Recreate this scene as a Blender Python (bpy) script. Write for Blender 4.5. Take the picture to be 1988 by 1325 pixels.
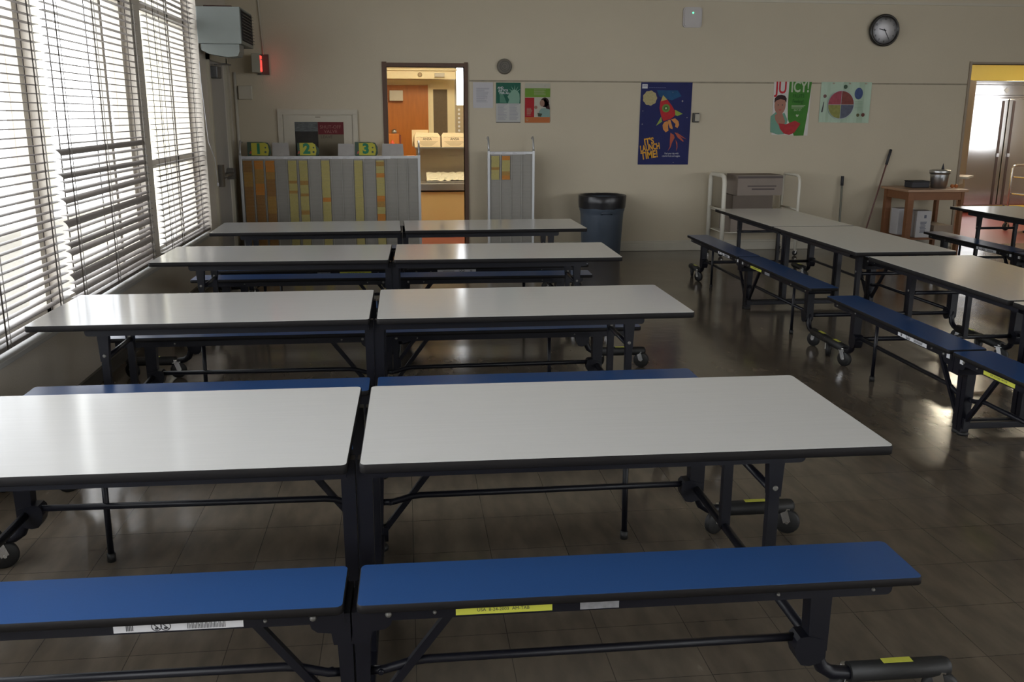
import bpy, bmesh, math, random
from mathutils import Vector, Matrix
random.seed(7)
PI = math.pi
for o in list(bpy.data.objects):
    bpy.data.objects.remove(o)
SC = bpy.context.scene
COL = SC.collection

# ---------------------------------------------------------------- camera
cd = bpy.data.cameras.new('camera')
cam = bpy.data.objects.new('camera', cd)
COL.objects.link(cam)
_p, _r, _y = 0.241, 0.0031, 0.1156
_F = Vector((math.sin(_y)*math.cos(_p), math.cos(_y)*math.cos(_p), -math.sin(_p)))
_R0 = Vector((math.cos(_y), -math.sin(_y), 0)); _U0 = _R0.cross(_F)
_R = math.cos(_r)*_R0 + math.sin(_r)*_U0
_U = -math.sin(_r)*_R0 + math.cos(_r)*_U0
cam.matrix_world = Matrix(((_R.x, _U.x, -_F.x, 0.0), (_R.y, _U.y, -_F.y, 0.0), (_R.z, _U.z, -_F.z, 1.6898), (0, 0, 0, 1)))
cd.sensor_width = 36.0
cd.lens = 1784.2/1988*36
cd.clip_start = 0.05; cd.clip_end = 200
SC.camera = cam

# ---------------------------------------------------------------- world, exposure
W = bpy.data.worlds.new('overcast_sky'); SC.world = W; W.use_nodes = True
nt = W.node_tree; nt.nodes.clear()
out = nt.nodes.new('ShaderNodeOutputWorld'); bg = nt.nodes.new('ShaderNodeBackground')
bg.inputs[0].default_value = (0.93, 0.96, 1.0, 1); bg.inputs[1].default_value = 5.0
nt.links.new(bg.outputs[0], out.inputs[0])
SC.view_settings.view_transform = 'Standard'
SC.view_settings.look = 'None'
SC.view_settings.exposure = 0.25
SC.view_settings.gamma = 1.0
SC.view_settings.use_curve_mapping = False
SC.cycles.max_bounces = 10
SC.cycles.diffuse_bounces = 6
SC.cycles.glossy_bounces = 4
SC.cycles.transparent_max_bounces = 12
SC.cycles.caustics_reflective = False
SC.cycles.caustics_refractive = False
SC.cycles.sample_clamp_indirect = 6.0
SC.cycles.use_denoising = True

def portal(x, y, z, sx, sy, rot, name='window_daylight'):
    l = bpy.data.lights.new(name, 'AREA'); l.shape = 'RECTANGLE'; l.size = sx; l.size_y = sy
    l.cycles.is_portal = True
    o = bpy.data.objects.new(name, l); COL.objects.link(o); o.location = (x, y, z); o.rotation_euler = rot
# daylight enters through the run of windows in the left wall
portal(-2.22, 3.0, 1.9, 2.9, 14.2, (0, -PI/2, 0))
portal(7.1, -4.75, 2.15, 7.4, 2.3, (PI/2, 0, 0))  # portal of the added rear windows
portal(11.75, .0, 2.2, 2.2, 7.2, (0, PI/2, 0))  # portal of the added right-wall windows
portal(1.29, 15.17, 2.2, .95, 1.4, (-PI/2, 0, 0))

# ---------------------------------------------------------------- helpers
MATS = {}
KE = 9.0   # strength of the kitchen lamps
def mat(name, col, rough=0.5, metal=0.0, var=0.06, scale=8.0, bump=0.0, bscale=60.0, spec=0.5, emit=None, estr=0.0, stretch=None, coat=0.0):
    if name in MATS: return MATS[name]
    m = bpy.data.materials.new(name); m.use_nodes = True
    n = m.node_tree; b = n.nodes['Principled BSDF']
    b.inputs['Roughness'].default_value = rough
    b.inputs['Metallic'].default_value = metal
    b.inputs['Specular IOR Level'].default_value = spec
    if coat:
        b.inputs['Coat Weight'].default_value = coat; b.inputs['Coat Roughness'].default_value = 0.08
    tc = n.nodes.new('ShaderNodeTexCoord')
    mp = n.nodes.new('ShaderNodeMapping')
    n.links.new(tc.outputs['Object'], mp.inputs[0])
    if stretch: mp.inputs['Scale'].default_value = stretch
    no = n.nodes.new('ShaderNodeTexNoise'); no.inputs['Scale'].default_value = scale; no.inputs['Detail'].default_value = 4
    n.links.new(mp.outputs[0], no.inputs['Vector'])
    mx = n.nodes.new('ShaderNodeMix'); mx.data_type = 'RGBA'
    c = tuple(col)
    mx.inputs[6].default_value = tuple(max(0, v*(1-var)) for v in c) + (1,)
    mx.inputs[7].default_value = tuple(min(1, v*(1+var)) for v in c) + (1,)
    n.links.new(no.outputs[0], mx.inputs[0])
    n.links.new(mx.outputs[2], b.inputs['Base Color'])
    if bump:
        n2 = n.nodes.new('ShaderNodeTexNoise'); n2.inputs['Scale'].default_value = bscale; n2.inputs['Detail'].default_value = 3
        n.links.new(tc.outputs['Object'], n2.inputs['Vector'])
        bp = n.nodes.new('ShaderNodeBump'); bp.inputs['Strength'].default_value = bump; bp.inputs['Distance'].default_value = 0.004
        n.links.new(n2.outputs[0], bp.inputs['Height']); n.links.new(bp.outputs[0], b.inputs['Normal'])
    if emit:
        b.inputs['Emission Color'].default_value = tuple(emit)+(1,); b.inputs['Emission Strength'].default_value = estr
    MATS[name] = m
    return m

class MB:
    """collects shapes into one mesh"""
    def __init__(s): s.bm = bmesh.new(); s.mi = 0
    def _new(s, faces):
        for f in faces: f.material_index = s.mi
    def box(s, x0, x1, y0, y1, z0, z1, bev=0.0):
        r = bmesh.ops.create_cube(s.bm, size=1.0)
        vs = r['verts']
        for v in vs:
            v.co = Vector((x0+(v.co.x+.5)*(x1-x0), y0+(v.co.y+.5)*(y1-y0), z0+(v.co.z+.5)*(z1-z0)))
        fs = set(f for v in vs for f in v.link_faces)
        s._new(fs)
        if bev:
            es = list(set(e for v in vs for e in v.link_edges))
            r2 = bmesh.ops.bevel(s.bm, geom=es, offset=bev, segments=2, profile=.5, affect='EDGES')
            s._new(r2['faces'])
        return s
    def bar(s, a, b, w, h, up=(0, 0, 1)):
        """box section from a to b, w across, h along up"""
        a = Vector(a); b = Vector(b); d = (b-a); L = d.length; d.normalize()
        u = Vector(up)
        if abs(d.dot(u)) > .99: u = Vector((0, 1, 0))
        sx = d.cross(u).normalized(); u = sx.cross(d).normalized()
        v = []
        for t in (a, b):
            for i, j in ((-1, -1), (1, -1), (1, 1), (-1, 1)):
                v.append(s.bm.verts.new(t + sx*i*w/2 + u*j*h/2))
        fs = [(0, 1, 2, 3), (7, 6, 5, 4), (0, 4, 5, 1), (1, 5, 6, 2), (2, 6, 7, 3), (3, 7, 4, 0)]
        s._new([s.bm.faces.new([v[i] for i in f]) for f in fs])
        return s
    def tube(s, pts, r, n=10, caps=True):
        pts = [Vector(p) for p in pts]
        rs = r if isinstance(r, (list, tuple)) else [r]*len(pts)
        rings = []
        pu = None
        for i, p in enumerate(pts):
            if i == 0: d = pts[1]-pts[0]
            elif i == len(pts)-1: d = pts[-1]-pts[-2]
            else: d = (pts[i+1]-pts[i]).normalized() + (pts[i]-pts[i-1]).normalized()
            d.normalize()
            if pu is None:
                u = Vector((0, 0, 1)) if abs(d.z) < .9 else Vector((1, 0, 0))
            else: u = pu
            sx = d.cross(u).normalized(); u = sx.cross(d).normalized(); pu = u
            rings.append([s.bm.verts.new(p + (sx*math.cos(2*PI*k/n) + u*math.sin(2*PI*k/n))*rs[i]) for k in range(n)])
        fs = []
        for a, b in zip(rings, rings[1:]):
            for k in range(n):
                f = s.bm.faces.new((a[k], a[(k+1) % n], b[(k+1) % n], b[k])); f.smooth = True; fs.append(f)
        if caps:
            fs.append(s.bm.faces.new(rings[0][::-1])); fs.append(s.bm.faces.new(rings[-1]))
        s._new(fs)
        return s
    def lathe(s, prof, c=(0, 0, 0), axis='z', n=32, smooth=True):
        """prof: list of (r, h)"""
        c = Vector(c); rings = []
        for r, h in prof:
            ring = []
            for k in range(n):
                a = 2*PI*k/n; x, y = r*math.cos(a), r*math.sin(a)
                if axis == 'z': p = Vector((x, y, h))
                elif axis == 'y': p = Vector((x, h, y))
                else: p = Vector((h, x, y))
                ring.append(s.bm.verts.new(c+p))
            rings.append(ring)
        fs = []
        for a, b in zip(rings, rings[1:]):
            for k in range(n):
                f = s.bm.faces.new((a[k], a[(k+1) % n], b[(k+1) % n], b[k])); f.smooth = smooth; fs.append(f)
        if prof[0][0] > 1e-5: fs.append(s.bm.faces.new(rings[0][::-1]))
        if prof[-1][0] > 1e-5: fs.append(s.bm.faces.new(rings[-1]))
        s._new(fs)
        return s
    def prism(s, poly, axis, a, b):
        """poly 2-D points extruded along axis from a to b"""
        def P(u, v, w):
            return {'x': (w, u, v), 'y': (u, w, v), 'z': (u, v, w)}[axis]
        A = [s.bm.verts.new(P(u, v, a)) for u, v in poly]; B = [s.bm.verts.new(P(u, v, b)) for u, v in poly]
        n = len(poly)
        fs = [s.bm.faces.new(A[::-1]), s.bm.faces.new(B)]
        for k in range(n): fs.append(s.bm.faces.new((A[k], A[(k+1) % n], B[(k+1) % n], B[k])))
        s._new(fs)
        return s
    def build(s, name, m, parent=None, loc=None, rot=None):
        bmesh.ops.recalc_face_normals(s.bm, faces=s.bm.faces[:])
        me = bpy.data.meshes.new(name); s.bm.to_mesh(me); s.bm.free()
        for mm in (m if isinstance(m, (list, tuple)) else [m]): me.materials.append(mm)
        o = bpy.data.objects.new(name, me); COL.objects.link(o)
        if parent: o.parent = parent
        if loc: o.location = loc
        if rot: o.rotation_euler = rot
        return o

def rrect(x0, x1, y0, y1, r, n=5):
    p = []
    for cx, cy, a0 in ((x1-r, y0+r, -PI/2), (x1-r, y1-r, 0), (x0+r, y1-r, PI/2), (x0+r, y0+r, PI)):
        for k in range(n+1):
            a = a0 + k*PI/2/n; p.append((cx+r*math.cos(a), cy+r*math.sin(a)))
    return p
def tag(o, label=None, cat=None, group=None, kind=None):
    if label: o['label'] = label
    if cat: o['category'] = cat
    if group: o['group'] = group
    if kind: o['kind'] = kind
    return o
def empty(name, loc, rz=0, label=None, cat=None, group=None):
    o = bpy.data.objects.new(name, None); COL.objects.link(o); o.location = loc; o.rotation_euler = (0, 0, rz)
    o.empty_display_size = .1
    return tag(o, label, cat, group)
def struct(mb, name, m):
    o = mb.build(name, m); o['kind'] = 'structure'; return o
def copy_tree(o, parent=None):
    c = o.copy(); COL.objects.link(c)
    if parent: c.parent = parent
    for ch in list(o.children): copy_tree(ch, c)
    return c
def text(s, size, m, parent, loc, rot=(PI/2, 0, 0), name='lettering', depth=.0006, align='CENTER', shear=0.0, bold=0.0, sx=1.0):
    cu = bpy.data.curves.new('t', 'FONT'); cu.body = s; cu.size = size; cu.extrude = depth; cu.align_x = align; cu.align_y = 'CENTER'
    cu.shear = shear; cu.offset = bold; cu.resolution_u = 3
    t = bpy.data.objects.new('t', cu); COL.objects.link(t)
    bpy.context.view_layer.update()
    me = bpy.data.meshes.new_from_object(t.evaluated_get(bpy.context.evaluated_depsgraph_get()))
    bpy.data.objects.remove(t)
    me.materials.clear(); me.materials.append(m); me.name = name
    o = bpy.data.objects.new(name, me); COL.objects.link(o); o.parent = parent; o.location = loc; o.rotation_euler = rot; o.scale = (sx, 1, 1)
    return o

# ---------------------------------------------------------------- materials
def wall_mat(name, col, dirt=.12):
    m = mat(name, col, .62, var=dirt, scale=1.3, bump=.35, bscale=90)
    return m
M_wall = wall_mat('painted_beige_wall', (.52, .458, .342), .07)
M_lwall = wall_mat('scuffed_grey_wall', (.60, .55, .48), .2)
M_trim = mat('beige_gloss_trim', (.50, .46, .37), .4, var=.05)
M_base = mat('cream_baseboard', (.50, .47, .39), .45, var=.08)
M_ceil = mat('ceiling_paint', (.55, .52, .45), .9)
M_lam = mat('white_laminate', (.575, .575, .565), .14, var=.045, scale=5, stretch=(.6, 14, 1), spec=.5)
M_blue = mat('blue_laminate', (.022, .066, .195), .28, var=.10, scale=180, spec=.5)
M_edge = mat('black_edge_band', (.009, .008, .008), .6, spec=.2)
M_frame = mat('dark_navy_powder_coat', (.0055, .0058, .0100), .40, var=.15, spec=.35)
M_rub = mat('black_rubber', (.01, .01, .01), .55)
M_chr = mat('worn_chrome', (.62, .62, .62), .25, 1.0)
M_bolt = mat('zinc_bolt', (.17, .165, .15), .5, .5)
M_wht = mat('white_paper', (.62, .62, .64), .6)
M_yel = mat('yellow_sticker', (.55, .56, .07), .5)
M_ink = mat('black_ink', (.03, .03, .035), .6)
M_slat = mat('grey_brown_slat', (.25, .225, .21), .5, var=.08)
M_win = mat('window_frame_paint', (.62, .58, .50), .5)
M_alu = mat('brushed_aluminium', (.52, .53, .54), .4, .6, var=.05)
M_board = mat('grey_rack_board', (.31, .295, .265), .7, var=.06, scale=40)
M_red = mat('red_tile', (.15, .028, .026), .35, var=.12, scale=20)
M_kwall = mat('kitchen_cream_wall', (.80, .70, .44), .5, var=.03)
M_kyel = mat('kitchen_yellow_paint', (.86, .66, .14), .5, var=.03)
M_brown = mat('dark_stained_wood', (.09, .04, .02), .45, var=.3, scale=6, stretch=(8, 8, .6))
M_orange = mat('orange_varnished_wood', (.42, .14, .02), .35, var=.22, scale=5, stretch=(5, 5, .7))
M_bwood = mat('brown_table_wood', (.20, .080, .030), .6, var=.2, scale=6, stretch=(1, 6, 6))
M_card = mat('kraft_cardboard', (.30, .235, .18), .8, var=.06)
M_card2 = mat('pale_cardboard', (.70, .58, .38), .8, var=.05)
M_ss = mat('stainless_steel', (.56, .545, .53), .12, 1.0, var=.04, scale=3, stretch=(1, 1, 20))
M_ssd = mat('dull_steel', (.35, .34, .32), .35, .9)

def floor_material():
    m = bpy.data.materials.new('waxed_brown_tile'); m.use_nodes = True; n = m.node_tree; b = n.nodes['Principled BSDF']
    tc = n.nodes.new('ShaderNodeTexCoord'); L = n.links.new
    br = n.nodes.new('ShaderNodeTexBrick'); br.offset = 0; br.squash = 1
    br.inputs['Scale'].default_value = 1.0
    br.inputs['Brick Width'].default_value = .305; br.inputs['Row Height'].default_value = .305
    br.inputs['Mortar Size'].default_value = .0014; br.inputs['Mortar Smooth'].default_value = .1
    br.inputs['Color1'].default_value = (.126, .105, .081, 1); br.inputs['Color2'].default_value = (.112, .092, .071, 1)
    br.inputs['Mortar'].default_value = (.048, .040, .032, 1)
    L(tc.outputs['Object'], br.inputs['Vector'])
    mp = n.nodes.new('ShaderNodeMapping'); mp.inputs['Scale'].default_value = (5, 1.6, 1); L(tc.outputs['Object'], mp.inputs[0])
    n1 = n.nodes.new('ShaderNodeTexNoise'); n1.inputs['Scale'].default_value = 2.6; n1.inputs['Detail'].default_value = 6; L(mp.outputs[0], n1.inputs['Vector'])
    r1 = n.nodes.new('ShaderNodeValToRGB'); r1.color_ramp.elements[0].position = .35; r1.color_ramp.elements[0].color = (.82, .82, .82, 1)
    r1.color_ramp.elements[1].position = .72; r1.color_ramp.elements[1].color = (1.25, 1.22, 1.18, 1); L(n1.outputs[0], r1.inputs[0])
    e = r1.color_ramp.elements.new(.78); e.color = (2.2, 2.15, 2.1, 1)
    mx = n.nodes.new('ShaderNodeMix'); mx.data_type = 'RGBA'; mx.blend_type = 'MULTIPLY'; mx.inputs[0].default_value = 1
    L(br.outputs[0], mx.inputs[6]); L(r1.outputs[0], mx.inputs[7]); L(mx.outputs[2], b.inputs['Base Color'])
    n2 = n.nodes.new('ShaderNodeTexNoise'); n2.inputs['Scale'].default_value = 2.2; n2.inputs['Detail'].default_value = 3; L(tc.outputs['Object'], n2.inputs['Vector'])
    mr = n.nodes.new('ShaderNodeMapRange'); mr.inputs[3].default_value = .09; mr.inputs[4].default_value = .24; L(n2.outputs[0], mr.inputs[0]); L(mr.outputs[0], b.inputs['Roughness'])
    n3 = n.nodes.new('ShaderNodeTexNoise'); n3.inputs['Scale'].default_value = 9; L(tc.outputs['Object'], n3.inputs['Vector'])
    bp = n.nodes.new('ShaderNodeBump'); bp.inputs['Strength'].default_value = .18; bp.inputs['Distance'].default_value = .004
    L(n3.outputs[0], bp.inputs['Height']); L(bp.outputs[0], b.inputs['Normal'])
    b.inputs['Specular IOR Level'].default_value = .55
    return m
def glass_material():
    m = bpy.data.materials.new('window_glass'); m.use_nodes = True; n = m.node_tree; n.nodes.clear()
    o = n.nodes.new('ShaderNodeOutputMaterial'); t = n.nodes.new('ShaderNodeBsdfTransparent'); g = n.nodes.new('ShaderNodeBsdfGlossy')
    g.inputs['Roughness'].default_value = .03
    mx = n.nodes.new('ShaderNodeMixShader'); mx.inputs[0].default_value = .045
    n.links.new(t.outputs[0], mx.inputs[1]); n.links.new(g.outputs[0], mx.inputs[2]); n.links.new(mx.outputs[0], o.inputs[0])
    return m
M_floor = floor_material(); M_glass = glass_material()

# ---------------------------------------------------------------- room shell
XL, YB, H, XR, YR = -2.0, 11.5, 3.62, 11.6, -4.6
SWY0, SWY1 = -3.6, 3.6                     # unseen windows added in the right wall for fill light
RWX0, RWX1 = 3.4, 10.8                    # rear-wall windows added behind the camera to light the back wall
SILL, WT = 0.50, 3.30
DX0, DX1, DZ = -.18, .745, 2.25          # doorway in the back wall
KX0, KX1, KZ = 7.24, 9.3, 2.345           # wide kitchen opening
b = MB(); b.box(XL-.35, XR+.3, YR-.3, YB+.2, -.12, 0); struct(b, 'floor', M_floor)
b = MB(); b.box(XL-.35, XR+.3, YR-.3, YB+.2, H, H+.15); struct(b, 'ceiling', M_ceil)
b = MB()
for x0, x1, z0, z1 in ((XL-.3, DX0, 0, H), (DX0, DX1, DZ, H), (DX1, KX0, 0, H), (KX0, KX1, KZ, H), (KX1, XR+.3, 0, H)):
    b.box(x0, x1, YB, YB+.18, z0, z1)
struct(b, 'wall_back', M_wall)
# left wall: low wall, head, piers between the windows, end pier with the exit door
WIN = [(-4.0, -2.25), (-2.1, -.35), (-.2, 1.55), (1.7, 3.62), (3.78, 5.70), (5.72, 7.74), (8.0, 9.86)]
MIDS = {4: 4.7, 5: 7.22, 6: 9.2}
EX0, EX1, EXZ = 10.22, 11.12, 2.24
b = MB()
b.box(XL-.25, XL, YR-.3, 9.86, 0, SILL-.03)
b.box(XL-.25, XL, YR-.3, 9.86, WT, H)
pr = YR-.3
for y0, y1 in WIN:
    b.box(XL-.25, XL-.06, pr, y0, SILL-.03, WT); pr = y1
b.box(XL-.25, XL, 9.86, EX0, 0, H)
b.box(XL-.25, XL, EX0, EX1, EXZ, H)
b.box(XL-.25, XL, EX1, YB+.18, 0, H)
struct(b, 'wall_left', M_lwall)
b = MB()
for y0, y1, z0, z1 in ((YR-.3, SWY0, 0, H), (SWY1, YB+.18, 0, H), (SWY0, SWY1, 0, 1.1), (SWY0, SWY1, 3.3, H)):
    b.box(XR, XR+.25, y0, y1, z0, z1)
struct(b, 'wall_right', M_wall)
b = MB()
for x0, x1, z0, z1 in ((XL-.3, RWX0, 0, H), (RWX1, XR+.3, 0, H), (RWX0, RWX1, 0, 1.0), (RWX0, RWX1, 3.3, H)):
    b.box(x0, x1, YR-.3, YR, z0, z1)
struct(b, 'wall_rear', M_wall)
# trims
b = MB(); b.box(DX1+.06, KX0-.03, YB-.005, YB-.0005, 2.084, 2.102); struct(b, 'groove_shadow', mat('grimy_groove_shadow', (.27, .235, .17), .7, var=.3, scale=12))  # dark strip painted for the wall groove's shadow line, with grime
b = MB(); b.box(XL+.01, XR, YB-.02, YB-.0005, 3.045, 3.075); struct(b, 'trim_2', M_trim)
b = MB(); b.box(DX1+.06, KX0-.03, YB-.035, YB-.0005, 0.0, .105, .008); b.box(DX1+.06, KX0-.03, YB-.02, YB-.0005, .105, .13); struct(b, 'baseboard_back', M_base)
b = MB(); b.box(XL+.002, DX0-.06, YB-.03, YB-.0005, 0.0, .12); struct(b, 'baseboard_corner', M_base)
b = MB(); b.box(XL+.0005, XL+.02, YR, 10.1, 0, .09); struct(b, 'baseboard_left', mat('dark_cove_base', (.10, .095, .085), .5))
b = MB(); b.box(XL-.16, XL+.014, YR, 9.86, SILL-.03, SILL, .004); struct(b, 'trim_3', mat('pale_window_sill', (.50, .50, .49), .35))

# windows with frames and panes
for i, (y0, y1) in enumerate(WIN):
    b = MB()
    X0, X1 = XL-.19, XL-.13
    ym = MIDS.get(i, (y0+y1)/2)
    b.box(X0, X1, y0, y0+.06, SILL, WT); b.box(X0, X1, y1-.06, y1, SILL, WT)
    b.box(X0, X1, y0, y1, SILL, SILL+.07); b.box(X0, X1, y0, y1, WT-.07, WT)
    b.box(X0, X1, ym-.03, ym+.03, SILL, WT)
    if i >= 5:
        b.box(X0, X1, y0, y1, 1.24, 1.31) if i == 6 else None
        b.box(X0, X1, y0, y1, 2.52, 2.60)
    w = struct(b, 'window_%d' % (i+1), M_win)
    g = MB(); g.box(XL-.163, XL-.159, y0+.05, y1-.05, SILL+.05, WT-.05); g.build('glass_pane', M_glass, w)

b = MB()
for k in range(8):
    x = RWX0+k*(RWX1-RWX0)/7; b.box(x-.03, x+.03, YR-.2, YR-.14, 1.0, 3.3)
b.box(RWX0, RWX1, YR-.2, YR-.14, 1.0, 1.06); b.box(RWX0, RWX1, YR-.2, YR-.14, 3.24, 3.3)
w = struct(b, 'window_9', M_win); g = MB(); g.box(RWX0+.03, RWX1-.03, YR-.172, YR-.168, 1.05, 3.25); g.build('glass_pane', M_glass, w)  # added windows out of view, frontal light for the back wall

b = MB()
for k in range(9):
    y = SWY0+k*(SWY1-SWY0)/8; b.box(XR+.1, XR+.16, y-.03, y+.03, 1.1, 3.3)
b.box(XR+.1, XR+.16, SWY0, SWY1, 1.1, 1.16); b.box(XR+.1, XR+.16, SWY0, SWY1, 3.24, 3.3)
w = struct(b, 'window_10', M_win); g = MB(); g.box(XR+.128, XR+.132, SWY0+.03, SWY1-.03, 1.15, 3.25); g.build('glass_pane', M_glass, w)  # added right-hand windows, an unseen source of fill

# exit door on the left wall
b = MB(); b.box(XL-.055, XL-.01, EX0+.005, EX1-.005, .01, EXZ-.005); d = struct(b, 'door_1', mat('grey_painted_door', (.40, .385, .36), .5, var=.05))
b = MB()
b.box(XL-.0, XL+.03, EX0-.06, EX0, 0, EXZ+.06); b.box(XL, XL+.03, EX1, EX1+.06, 0, EXZ+.06); b.box(XL, XL+.03, EX0-.06, EX1+.06, EXZ, EXZ+.07)
b.box(XL, XL+.022, EX1+.12, EX1+.16, 0, EXZ+.06)
b.build('door_frame', M_trim, d)
b = MB(); b.tube([(XL+.05, EX0+.12, 1.03), (XL+.05, EX1-.1, 1.03)], .022); b.box(XL-.005, XL+.07, EX0+.06, EX0+.16, .93, 1.16); b.box(XL-.005, XL+.07, EX1-.2, EX1-.06, .97, 1.09)
b.build('panic_bar', mat('dull_bronze_bar', (.16, .145, .125), .4, .5), d)
b = MB(); b.box(XL-.01, XL+.09, 10.27, 10.50, 2.06, 2.18, .01); b.bar((XL+.05, 10.4, 2.2), (XL+.12, 10.85, 2.22), .03, .012); b.bar((XL+.12, 10.85, 2.22), (XL+.02, 10.95, 2.24), .03, .012)
b.build('door_closer', mat('closer_grey', (.15, .15, .15), .5, .4), d)

# ---------------------------------------------------------------- doorway in the back wall
def frame_wood(x0, x1, z, name, t=.055, dep=.2, m=M_brown):
    b = MB()
    b.box(x0-t, x0, YB-.018, YB+dep, 0, z+t); b.box(x1, x1+t*.8, YB-.018, YB+dep, 0, z+t); b.box(x0, x1, YB-.018, YB+dep, z, z+t*.8)
    return struct(b, name, m)
frame_wood(DX0, DX1, DZ, 'door_2')
fr = frame_wood(KX0, KX1, KZ, 'door_3', t=.03, m=mat('tan_painted_frame', (.28, .22, .16), .5))
# ---------------------------------------------------------------- kitchen shell
KY, KYF = 15.0, 16.6
b = MB(); b.box(-1.8, 13.2, YB+.2, KYF+.2, -.12, -.001); struct(b, 'floor_kitchen', M_red)
b = MB(); b.box(-1.8, 13.2, YB+.18, KYF+.2, 2.95, 3.1); struct(b, 'ceiling_kitchen', M_ceil)
KWX0, KWX1, KWZ0, KWZ1 = .82, 1.75, 1.50, 2.88
b = MB()
b.box(-1.8, KWX0, KY, KY+.15, 0, 2.95); b.box(KWX1, 2.7, KY, KY+.15, 0, 2.95); b.box(KWX0, KWX1, KY, KY+.15, 0, KWZ0); b.box(KWX0, KWX1, KY, KY+.15, KWZ1, 2.95)
b.box(2.55, 2.7, KY+.15, KYF, 0, 2.95)
struct(b, 'wall_kitchen_north', M_kwall)
b = MB(); b.box(2.55, 13.2, KYF, KYF+.15, 0, 2.95); struct(b, 'wall_kitchen_far', M_kyel)
b = MB(); b.box(-1.95, -1.8, YB+.18, KY+.15, 0, 2.95); struct(b, 'wall_kitchen_west', M_kwall)
b = MB(); b.box(13.2, 13.35, YB+.18, KYF+.15, 0, 2.95); struct(b, 'wall_kitchen_east', mat('grey_kitchen_wall', (.34, .31, .28), .6))
b = MB()
for x0, x1, z0, z1 in ((XR+.3, 12.25, 0, 2.95), (13.1, 13.35, 0, 2.95), (12.25, 13.1, 0, .95), (12.25, 13.1, 2.4, 2.95)): b.box(x0, x1, YB+.02, YB+.18, z0, z1)
struct(b, 'wall_kitchen_south', mat('grey_kitchen_wall', (.34, .31, .28), .6))
b = MB(); b.box(12.25, 12.29, YB+.06, YB+.12, .95, 2.4); b.box(13.06, 13.1, YB+.06, YB+.12, .95, 2.4); b.box(12.29, 13.06, YB+.06, YB+.12, .95, 1.0); b.box(12.29, 13.06, YB+.06, YB+.12, 2.35, 2.4)
w = struct(b, 'window_11', M_trim); g = MB(); g.box(12.28, 13.07, YB+.088, YB+.092, .98, 2.37); g.build('glass_pane', M_glass, w)
b = MB(); X = KWX0
b.box(KWX0, KWX0+.03, KY+.02, KY+.06, KWZ0, KWZ1); b.box(KWX1-.03, KWX1, KY+.02, KY+.06, KWZ0, KWZ1); b.box(KWX0, KWX1, KY+.02, KY+.06, KWZ0, KWZ0+.03); b.box(KWX0, KWX1, KY+.02, KY+.06, KWZ1-.03, KWZ1)
w = struct(b, 'window_8', M_trim); g = MB(); g.box(KWX0+.02, KWX1-.02, KY+.035, KY+.04, KWZ0+.02, KWZ1-.02); g.build('glass_pane', M_glass, w)

# ---------------------------------------------------------------- outside
b = MB(); b.box(-60, -2.3, -30, 90, -.25, -.10); struct(b, 'ground_outside', mat('pale_concrete_yard', (.62, .62, .60), .8))
M_out = mat('cream_stucco', (.62, .585, .47), .85, var=.03)
for (y0, y1, lab) in ((10.9, 11.15, 'slender cream porch pillar outside behind the first blind'), (14.4, 14.96, 'broad cream porch pillar outside at right of the second blind')):
    b = MB(); b.box(-4.20, -3.95, y0, y1, -.10, 4.3); b.box(-4.25, -3.90, y0-.05, y1+.05, 4.3, 4.42)
    tag(b.build('porch_pillar', M_out), lab, 'pillar', 'cream pillars outside the windows')
b = MB(); b.box(-4.4, -3.95, 17.0, 22.5, -.10, 4.3); b.box(-4.5, -3.85, 16.95, 22.6, 4.3, 4.42)
tag(b.build('outbuilding', M_out), 'long cream building outside behind the farthest blind', 'building')
b = MB(); b.box(-3.75, -3.60, 4.0, 26.0, -.10, .62); b.box(-3.80, -3.55, 4.0, 26.0, .62, .68)  # added white wall, stands in for the brightness low in the windows
tag(b.build('added_low_wall', mat('added_white_wall', (.75, .75, .73), .8)), 'added low white wall outside, for the bright lower window view', 'wall')

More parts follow.
